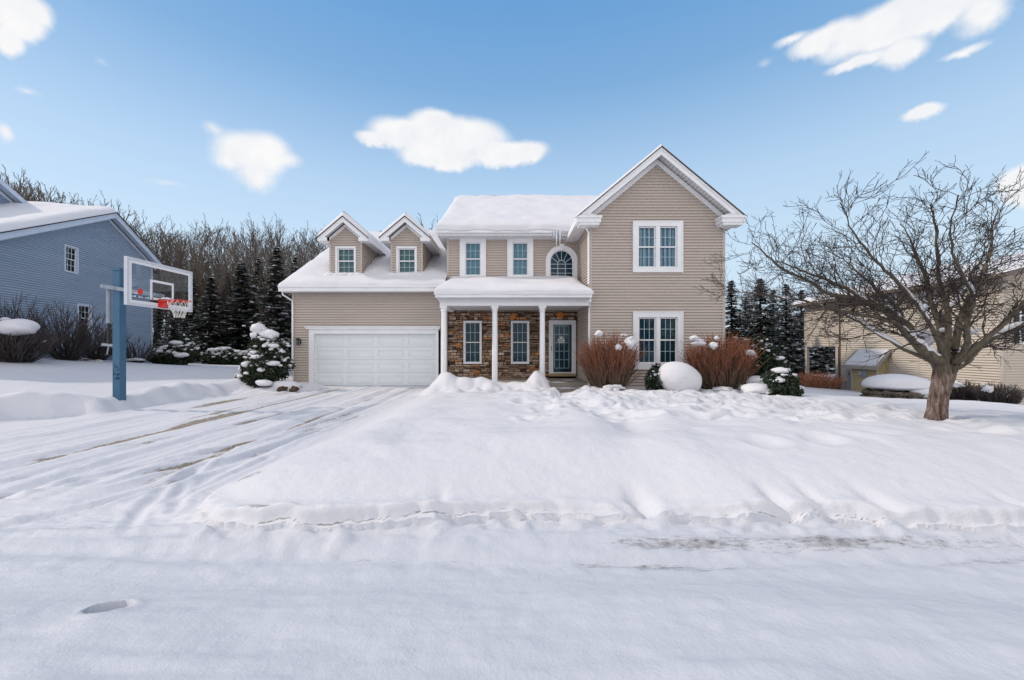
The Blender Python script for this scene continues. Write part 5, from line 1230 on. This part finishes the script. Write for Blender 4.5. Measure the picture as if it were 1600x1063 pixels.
def leafy(name, label, cat, lobes, n, leaf, seed, snow=(), mat='boxwood', group=None, clumps=60, cl=.07, root_at=None, stems=True):
    """lobes: list of (x,y,z, rx,ry,rz) world ellipsoids filled with leaf-size faces"""
    rs = np.random.RandomState(seed); x, y = lobes[0][0], lobes[0][1]
    root = thing(name, (x, y, H(x, y)), label, cat, group)
    vol = np.array([l[3]*l[4]*l[5] for l in lobes])**.67; cnt = (n*vol/vol.sum()).astype(int); Cc = []; Nn = []
    for l, c in zip(lobes, cnt):
        d = rs.normal(size=(c, 3)); d /= np.linalg.norm(d, axis=1)[:, None]
        r = rs.uniform(.55, 1.0, c)**.5*(1+.55*fbm(d[:, 0]*2.2+seed+l[0], d[:, 1]*2.2+d[:, 2]*2.9, 3)); Cc.append(np.array(l[:3])+d*r[:, None]*np.array(l[3:])); Nn.append(d)
    C = np.concatenate(Cc); D_ = np.concatenate(Nn); keep = C[:, 2] > np.array([H(x, y)])[0]-.05; C = C[keep]; D_ = D_[keep]
    a = rs.normal(size=C.shape)*.9+D_*.5; a /= np.linalg.norm(a, axis=1)[:, None]; b = np.cross(a, rs.normal(size=C.shape)); b /= np.linalg.norm(b, axis=1)[:, None]
    sz = rs.uniform(.6, 1.3, (len(C), 1))*leaf
    t = MB(); t.quads_np(leaf_quads(C, a*sz, b*sz*.5)); part('foliage', t, mat, root)
    if stems:
        t = MB(); rg = random.Random(seed); zb = H(x, y)-.05
        for l in lobes:
            for k in range(5): t.tube([(x+rg.uniform(-.1, .1), y+rg.uniform(-.1, .1), zb), ((x+l[0])/2+rg.uniform(-.1, .1), (y+l[1])/2, (zb+l[2])/2), (l[0]+rg.uniform(-.5, .5)*l[3], l[1]+rg.uniform(-.5, .5)*l[4], l[2]+l[5]*.4)], [.03, .02, .01], 5, cap=False)
        part('stems', t, 'bark', root)
    s = MB(); top = C[D_[:, 2] > .05]; front = D_[D_[:, 2] > .05]
    if len(top) and clumps:
        idx = rs.choice(len(top), min(clumps, len(top)), replace=False)
        for i in idx: g = cl*rs.uniform(.35, 1.3)*(1+.6*front[i][2]); blob_mesh(s, top[i]+np.array([0, 0, .01]), (g*1.15, g, g*.62), rs.randint(99), .38, 2, fr=2.4)
    for k, (c, r) in enumerate(snow): blob_mesh(s, c, r, seed+k, .13, 3)
    part('snow', s, 'snow', root, smooth=True)
    return root
rb = 'burning bushes before the right wing'
twig_bush('red_bush', 951, 12.9, 2.05, 2.0, 'reddish vase shaped twig bush beside the porch steps, with three snow lumps', 'bush', 'redtwig', 430, 5, side=4, base=.08, group=rb,
          snow=[(936, 521.5, -.55, .13, .12, .12), (985.5, 535, -.5, .17, .13, .21), (966.5, 543, -.65, .10, .1, .12), (960, 606, -.6, .35, .2, .12), (975, 524, .1, .12, .1, .06), (947, 609, -.7, .2, .15, .08)])
twig_bush('red_bush', 1126, 12.7, 2.3, 2.02, 'reddish twig bush right of the snow egg, at the house corner', 'bush', 'redtwig', 480, 6, side=4, base=.04, group=rb,
          snow=[(1085, 529, -.6, .17, .14, .10), (1092, 536, -.6, .22, .14, .08), (1115, 540, -.7, .13, .12, .13), (1119.5, 528.5, -.5, .08, .08, .08), (1172, 552, -.5, .14, .12, .12), (1130, 610, -.6, .4, .25, .14), (1157, 607, -.2, .3, .2, .16), (1095, 533, -.3, .12, .1, .08)])
# snow egg over a low evergreen
ex, ey = PX(1056, 12.3), 12.3
o = leafy('snow_covered_shrub', 'low shrub buried under a big smooth egg of snow between the red bushes', 'bush',
      [(PX(1026, 12.3), 12.35, .62, .30, .35, .42), (PX(1030, 12.3), 12.4, .35, .32, .35, .35), (ex, 12.5, .35, .5, .4, .35)], 3400, .035, 8, clumps=60, cl=.035)
s = MB(); blob_mesh(s, (0, 0, 0), (.70, .50, .52), 3, .035, 4, fr=1.0)
ang = R(33); s.v = [(ex+.02+(p[0]*(1+.18*p[2]))*math.cos(ang)+p[2]*math.sin(ang), ey+p[1]-.15, .57-p[0]*math.sin(ang)*.8+p[2]*math.cos(ang)*1.02) for p in s.v]
part('snow_cap', s, 'snow', o, smooth=True)
# garage corner evergreen
gx, gy_ = -8.75, 14.5
leafy('evergreen_shrub', 'tall dark evergreen shrub heaped with snow at the left corner of the garage', 'bush',
      [(gx, gy_, .95, .62, .55, .95), (gx-.38, gy_-.1, .55, .52, .5, .62), (gx+.45, gy_, .85, .46, .45, .62), (gx-.1, gy_, 1.75, .45, .42, .52), (gx+.28, gy_, 1.45, .45, .42, .5), (gx-.5, gy_-.2, .3, .5, .45, .35)], 14000, .036, 15, clumps=230, cl=.062,
      snow=[((gx-.22, gy_-.12, 2.22), (.26, .26, .20)), ((gx+.18, gy_-.15, 2.02), (.36, .28, .17)), ((gx-.2, gy_-.2, 1.98), (.22, .2, .14)), ((gx+.42, gy_-.3, 1.6), (.2, .16, .09)), ((gx-.05, gy_-.5, 1.22), (.18, .12, .08)), ((gx-.45, gy_-.5, .95), (.12, .1, .10)), ((gx+.5, gy_-.4, .98), (.24, .16, .09)), ((gx+.85, gy_-.25, .16), (.55, .35, .20)), ((gx+.3, gy_-.6, .30), (.30, .2, .12)), ((gx+.1, gy_-.45, .75), (.16, .12, .08))])
# right of the wing
rx, ry = PX(1221, 11.3), 11.3
leafy('evergreen_shrub', 'small snow capped evergreen standing out on the lawn right of the house', 'bush', [(rx, ry, .48, .40, .38, .42), (rx+.15, ry, .3, .36, .34, .32), (rx-.45, ry+.1, .2, .25, .25, .2)], 4200, .038, 16, clumps=46, cl=.05,
      snow=[((rx-.05, ry-.05, .88), (.24, .22, .09)), ((rx+.2, ry-.1, .74), (.16, .14, .07)), ((rx-.55, ry+.2, .30), (.45, .35, .20)), ((rx-.2, ry-.25, .62), (.12, .1, .07))])
rx, ry = PX(1187, 15.2), 15.2
leafy('evergreen_shrub', 'dark loose evergreen shrub behind the right-hand reddish bush, under the spruces', 'bush', [(rx, ry, .9, .75, .6, .95), (rx+.55, ry+.1, .55, .6, .5, .65), (rx-.5, ry, .7, .45, .5, .8), (rx-.1, ry, 1.25, .45, .4, .45)], 8500, .05, 17, clumps=70, cl=.06,
      snow=[((rx+.5, ry-.3, 1.15), (.22, .16, .08)), ((rx-.3, ry-.4, .3), (.5, .3, .2))])
# under the blue house
twig_bush('bare_bush', 28, 14.6, 2.6, 1.5, 'dark tangled bush carrying a wide plate of snow, before the blue house', 'bush', 'darktwig', 130, 31, base=1.0, vase=.25, thick=.012, side=7)
o = bpy.data.objects['bare_bush']; s = MB(); blob_mesh(s, (PX(27, 14.3), 14.3, PZ(512, 14.3)), (.60, .5, .34), 9, .16, 3, .8); blob_mesh(s, (PX(8, 14.6), 14.6, PZ(499, 14.6)), (.16, .14, .07), 8, .2, 2); part('snow', s, 'snow', o, smooth=True)
twig_bush('bare_bush', 12, 15.2, 3.2, 2.6, 'taller leafless bush behind the snow plated one, against the blue siding', 'bush', 'darktwig', 70, 35, base=1.1, vase=.1, thick=.011, side=5)
twig_bush('bare_bush', 108, 17.2, 3.6, 2.6, 'wide leafless bush fanning up to the lower window of the blue house', 'bush', 'darktwig', 90, 32, vase=.08, thick=.013, side=6)
twig_bush('bare_bush', 152, 18.4, 3.0, 1.9, 'low leafless bush left of the basketball post', 'bush', 'darktwig', 100, 33, vase=.1, thick=.012, side=6, snow=[(128, 561, -.4, .3, .2, .05), (150, 565, -.3, .35, .3, .10)])
twig_bush('bare_bush', 212, 21.5, 2.4, 1.5, 'small leafless bush right of the basketball post, before the blue house corner', 'bush', 'darktwig', 70, 34, vase=.1, thick=.012, side=5, snow=[(212, 562, -.4, .5, .3, .08)])
t = MB(); pts = [(PX(px, 15.6), 15.6, PZ(py, 15.6)) for px, py in ((30, 557), (42, 547), (58, 541), (74, 534))]; 
for k, (pp) in enumerate([pts]): t.tube(pts, [.06, .05, .04, .03], 7)
pb = part('leaning_branch', t, 'bark', bpy.data.objects['bare_bush.001']); t = MB(); t.tube([(p[0], p[1], p[2]+.06) for p in pts], [.02, .05, .045, .015], 7); part('snow', t, 'snow', pb, smooth=True)
lx_, ly_ = PX(272, 23.5), 23.5
leafy('evergreen_shrub', 'low spreading evergreen with snow clumps at the right corner of the blue house', 'bush', [(lx_, ly_, 1.1, 1.1, .7, .55), (lx_-.5, ly_, .95, .8, .6, .4), (lx_+.6, ly_+.1, 1.35, .6, .6, .7)], 5200, .07, 18, clumps=90, cl=.12,
      snow=[((lx_+.5, ly_-.5, 1.85), (.35, .25, .12)), ((lx_+.75, ly_-.4, 1.15), (.4, .3, .16)), ((lx_-.4, ly_-.6, 1.35), (.3, .2, .1))])
leafy('evergreen_shrub', 'snow dusted undergrowth shrub at the foot of the spruces left of the garage', 'bush', [(PX(350, 27), 27, .9, 1.4, .7, .6), (PX(385, 27), 27, .8, 1.3, .7, .5)], 4000, .07, 19, clumps=110, cl=.12)
# by the cream house
twig_bush('orange_bush', 1274, 21.6, 2.6, 1.0, 'low orange stemmed bush below the open porch of the cream house', 'bush', 'orangetwig', 300, 41, vase=.9, thick=.009, side=3)
gsm = 'small clipped bushes along the cream house'
twig_bush('small_bush', 1504, 15.2, 1.2, 1.0, 'small dense bush right behind the tree trunk, dusted with snow on top', 'bush', 'darktwig', 260, 42, base=H(PX(1504, 15.2), 15.2)-.1, vase=.5, thick=.008, side=4, snow=[(1492, 601, -.3, .3, .2, .13)], group=gsm)
twig_bush('small_bush', 1562, 14.0, 1.35, .98, 'small round bush with one snow ball, before the cream house corner', 'bush', 'darktwig', 240, 43, base=H(PX(1562, 14), 14)-.1, vase=.4, thick=.009, side=4, snow=[(1544, 608, -.5, .15, .12, .13), (1536, 601, -.3, .06, .05, .05)], group=gsm)
# stone planter ring under snow
X0, Y0_ = PX(1401, 14.0), 14.0; zb = H(X0, Y0_)
pl = thing('rock_planter', (X0, Y0_, zb), 'oval ring of dark rocks capped by a thick loaf of snow', 'planter')
rg2 = random.Random(3); t = MB()
for lay in range(2):
    for k in range(30):
        a = 2*math.pi*(k+lay*.5)/30; blob_mesh(t, (X0+.98*math.cos(a), Y0_+.55*math.sin(a), zb+.10+lay*.15), (rg2.uniform(.10, .18), rg2.uniform(.08, .13), rg2.uniform(.06, .11)), k+lay*40, .35, 2)
part('rocks', t, noisy('dark_rock', (.06, .052, .042), (.19, .16, .12), 4, .9, .15, .6, 12, .03), pl)
t = MB()
for k in range(16): a = rg2.uniform(3.3, 6.1); p = (X0+1.0*math.cos(a), Y0_+.6*math.sin(a)-.05, zb+.05); t.tube([p, (p[0]+rg2.uniform(-.15, .15), p[1]-.05, p[2]+.15), (p[0]+rg2.uniform(-.2, .2), p[1]-.06, p[2]+rg2.uniform(.2, .34))], [.018, .014, .008], 5)
part('vine', t, 'bark', pl)
t = MB(); blob_mesh(t, (X0+.0, Y0_, zb+.50), (1.07, .68, .40), 12, .05, 4, .45, fr=1.1); blob_mesh(t, (X0+.35, Y0_-.45, zb+.33), (.35, .2, .22), 13, .08, 3); part('snow_cap', t, 'snow', pl, smooth=True)
# rocks beside the driveway
for k, (px, py, lab) in enumerate(((441, 609.5, 'dark clod lying in driveway snow, the one farther from the garage door'), (461, 608, 'dark clod lying in driveway snow, the one nearer the garage door'))):
    D = 13.7; x = PX(px, D); z = H(x, D); t = MB()
    for j in range(4): blob_mesh(t, (x+rg2.uniform(-.09, .09), D+rg2.uniform(-.05, .05), z+.05+j*.015), (rg2.uniform(.08, .13), .09, rg2.uniform(.06, .10)), k*9+j, .4, 2)
    tag(part('dirt_clod', t, noisy('dark_clod', (.03, .024, .018), (.12, .09, .065), 12, .95, .1, .5, 30, .02), None, loc=(x, D, z)), lab, 'clod', 'clods beside the driveway')

# ------------------------------------------------------------------ sky, sun, camera
SUN_EL, SUN_AZ = R(36), math.atan2(-.97, .10)     # azimuth clockwise from +Y
sd = Vector((math.sin(SUN_AZ)*math.cos(SUN_EL), math.cos(SUN_AZ)*math.cos(SUN_EL), math.sin(SUN_EL)))
L = bpy.data.lights.new('sun', 'SUN'); L.energy = SUN_E = 1.9; L.angle = R(2.5); L.color = (1, .89, .76)
so = bpy.data.objects.new('sun', L); COL.objects.link(so); so.location = (0, 0, 30); so.rotation_euler = sd.to_track_quat('Z', 'Y').to_euler()
wd = bpy.data.worlds.new('World'); scene.world = wd; wd.use_nodes = True; nt = wd.node_tree; nt.nodes.clear()
out = N(nt, 'ShaderNodeOutputWorld'); bg = N(nt, 'ShaderNodeBackground'); nt.links.new(bg.outputs[0], out.inputs[0])
sky = N(nt, 'ShaderNodeTexSky'); sky.sky_type = 'NISHITA'; sky.sun_disc = False; sky.sun_elevation = SUN_EL; sky.sun_rotation = SUN_AZ; sky.air_density = 1.0; sky.dust_density = .6; sky.ozone_density = 1.5
tc = N(nt, 'ShaderNodeTexCoord'); sx_ = N(nt, 'ShaderNodeSeparateXYZ'); nt.links.new(tc.outputs['Generated'], sx_.inputs[0])
def mth(op, a, b=None, c=None, clamp=False):
    m = N(nt, 'ShaderNodeMath', operation=op); m.use_clamp = clamp
    for i, v in enumerate((a, b, c)):
        if v is None: continue
        if hasattr(v, 'node'): nt.links.new(v, m.inputs[i])
        else: m.inputs[i].default_value = v
    return m.outputs[0]
az = mth('ARCTAN2', sx_.outputs[0], sx_.outputs[1]); el = mth('ARCSINE', sx_.outputs[2])
cv = N(nt, 'ShaderNodeCombineXYZ'); nt.links.new(az, cv.inputs[0]); nt.links.new(mth('MULTIPLY', el, 1.0), cv.inputs[1])
base = mixc(nt, 1.0, sky.outputs[0], (1.0, 1.0, 1.0), 'MULTIPLY')
n1 = noise(nt, 5, 6, .55, cv.outputs[0]); n1.inputs['Distortion'].default_value = .2
n2 = noise(nt, 16, 5, .6, cv.outputs[0])
wob1 = mth('SUBTRACT', n1.outputs['Fac'], .5); wob2 = mth('SUBTRACT', n2.outputs['Fac'], .5)
def AE(px, py):
    X = (px-CX)/F_PX; Z = (CY-py)/F_PX; return math.atan(X), math.atan2(Z, math.hypot(1, X))
# clouds as soft puffs at sky directions: (px, py, half-width px, half-height px, density)
CL = [(640, 212, 66, 30, 1), (680, 196, 40, 28, 1), (725, 215, 70, 34, 1), (790, 240, 66, 22, 1), (690, 246, 70, 22, 1), (828, 238, 30, 16, .9), (585, 218, 34, 14, .9),
      (395, 240, 62, 34, .85), (420, 232, 40, 28, .7), (400, 272, 36, 32, .6), (360, 250, 34, 24, .5), (332, 203, 24, 14, .35), (450, 250, 28, 16, .5),
      (30, 25, 52, 42, 1), (15, 60, 30, 30, .8), (60, 20, 32, 26, .7), (5, 208, 14, 18, .5),
      (1390, 40, 130, 40, 1), (1450, 25, 120, 34, .9), (1290, 60, 70, 24, .8), (1400, 85, 46, 26, .8), (1340, 98, 56, 12, .7), (1530, 20, 60, 34, .6), (1500, 82, 44, 8, .45), (1235, 62, 34, 8, .5),
      (1442, 176, 38, 13, .9), (1590, 285, 46, 28, .95), (1610, 300, 60, 24, .9), (262, 287, 40, 5, .22), (48, 144, 26, 5, .25), (160, 101, 16, 8, .2), (1195, 95, 16, 7, .15),
      (2300, 100, 300, 120, .8), (-600, 150, 260, 90, .8)]
acc = None
for (px, py, a, b, dn) in CL:
    ca, ce = AE(px, py); a1, _ = AE(px+a, py); _, e1 = AE(px, py-b); sa_, se_ = max(abs(a1-ca), .01), max(abs(e1-ce), .008)
    u = mth('DIVIDE', mth('ADD', mth('SUBTRACT', az, ca), mth('MULTIPLY', wob1, .045)), sa_); v = mth('DIVIDE', mth('ADD', mth('SUBTRACT', el, ce), mth('MULTIPLY', wob2, .030)), se_)
    d = mth('SUBTRACT', 1.0, mth('SQRT', mth('ADD', mth('MULTIPLY', u, u), mth('MULTIPLY', v, v)))); d = mth('MULTIPLY', mth('ADD', d, .18, clamp=False), dn)
    acc = d if acc is None else mth('SMOOTH_MAX', acc, d, .25)
m_el = mth('ADD', acc, mth('MULTIPLY', wob2, .30))
cr = ramp(nt, m_el, [(.02, (0, 0, 0)), (.52, (1, 1, 1))]); cr.color_ramp.interpolation = 'EASE'
# cloud body: bright, a touch greyer inside thin parts
HORIZ = ramp(nt, mth('MULTIPLY', sx_.outputs[2], 1.0), [(0.0, (.58, .69, .80)), (.20, (.54, .685, .815)), (.36, (.42, .59, .785)), (.54, (.195, .385, .645)), (.67, (.12, .31, .605)), (.85, (.17, .26, .42)), (1.0, (.17, .25, .38))])
SKYK = 1.0
tint = mixc(nt, .88, mixc(nt, 1.0, base, (.11, .11, .11), 'MULTIPLY'), mixc(nt, 1.0, HORIZ.outputs['Color'], (SKYK,)*3, 'MULTIPLY'))
cc = ramp(nt, n2.outputs['Fac'], [(.3, (.71, .725, .76)), (.65, (.80, .80, .805))])
# added bright cloud, unseen overhead and behind the viewer, to light the front walls
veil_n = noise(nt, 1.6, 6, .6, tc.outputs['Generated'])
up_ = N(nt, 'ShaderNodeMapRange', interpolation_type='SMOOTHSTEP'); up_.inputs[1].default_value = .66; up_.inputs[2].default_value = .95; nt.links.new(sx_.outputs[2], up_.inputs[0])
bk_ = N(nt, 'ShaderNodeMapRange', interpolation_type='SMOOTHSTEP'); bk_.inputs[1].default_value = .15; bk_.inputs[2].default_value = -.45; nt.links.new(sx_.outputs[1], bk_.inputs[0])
fill_veil = mth('MULTIPLY', mth('MAXIMUM', mth('MULTIPLY', up_.outputs[0], .45), bk_.outputs[0]), mth('MULTIPLY_ADD', veil_n.outputs['Fac'], 1.6, -.1, clamp=True))
tint = mixc(nt, fill_veil, tint, (1.22, 1.16, 1.12))
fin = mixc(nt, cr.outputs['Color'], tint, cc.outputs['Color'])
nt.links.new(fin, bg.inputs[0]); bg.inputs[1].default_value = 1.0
cam = bpy.data.cameras.new('camera'); co = bpy.data.objects.new('camera', cam); COL.objects.link(co); scene.camera = co
co.location = (0, 0, CAM); co.rotation_euler = (R(90), 0, 0); cam.sensor_width = 36; cam.lens = F_PX/1600*36
cam.shift_x = (800-CX)/1600; cam.shift_y = (CY-531.5)/1600; cam.clip_start = .05; cam.clip_end = 2000
scene.view_settings.view_transform = 'Standard'; scene.view_settings.look = 'None'; scene.view_settings.exposure = .26; scene.view_settings.gamma = 1
scene.render.engine = 'CYCLES'
scene.cycles.transparent_max_bounces = 16; scene.cycles.max_bounces = 8
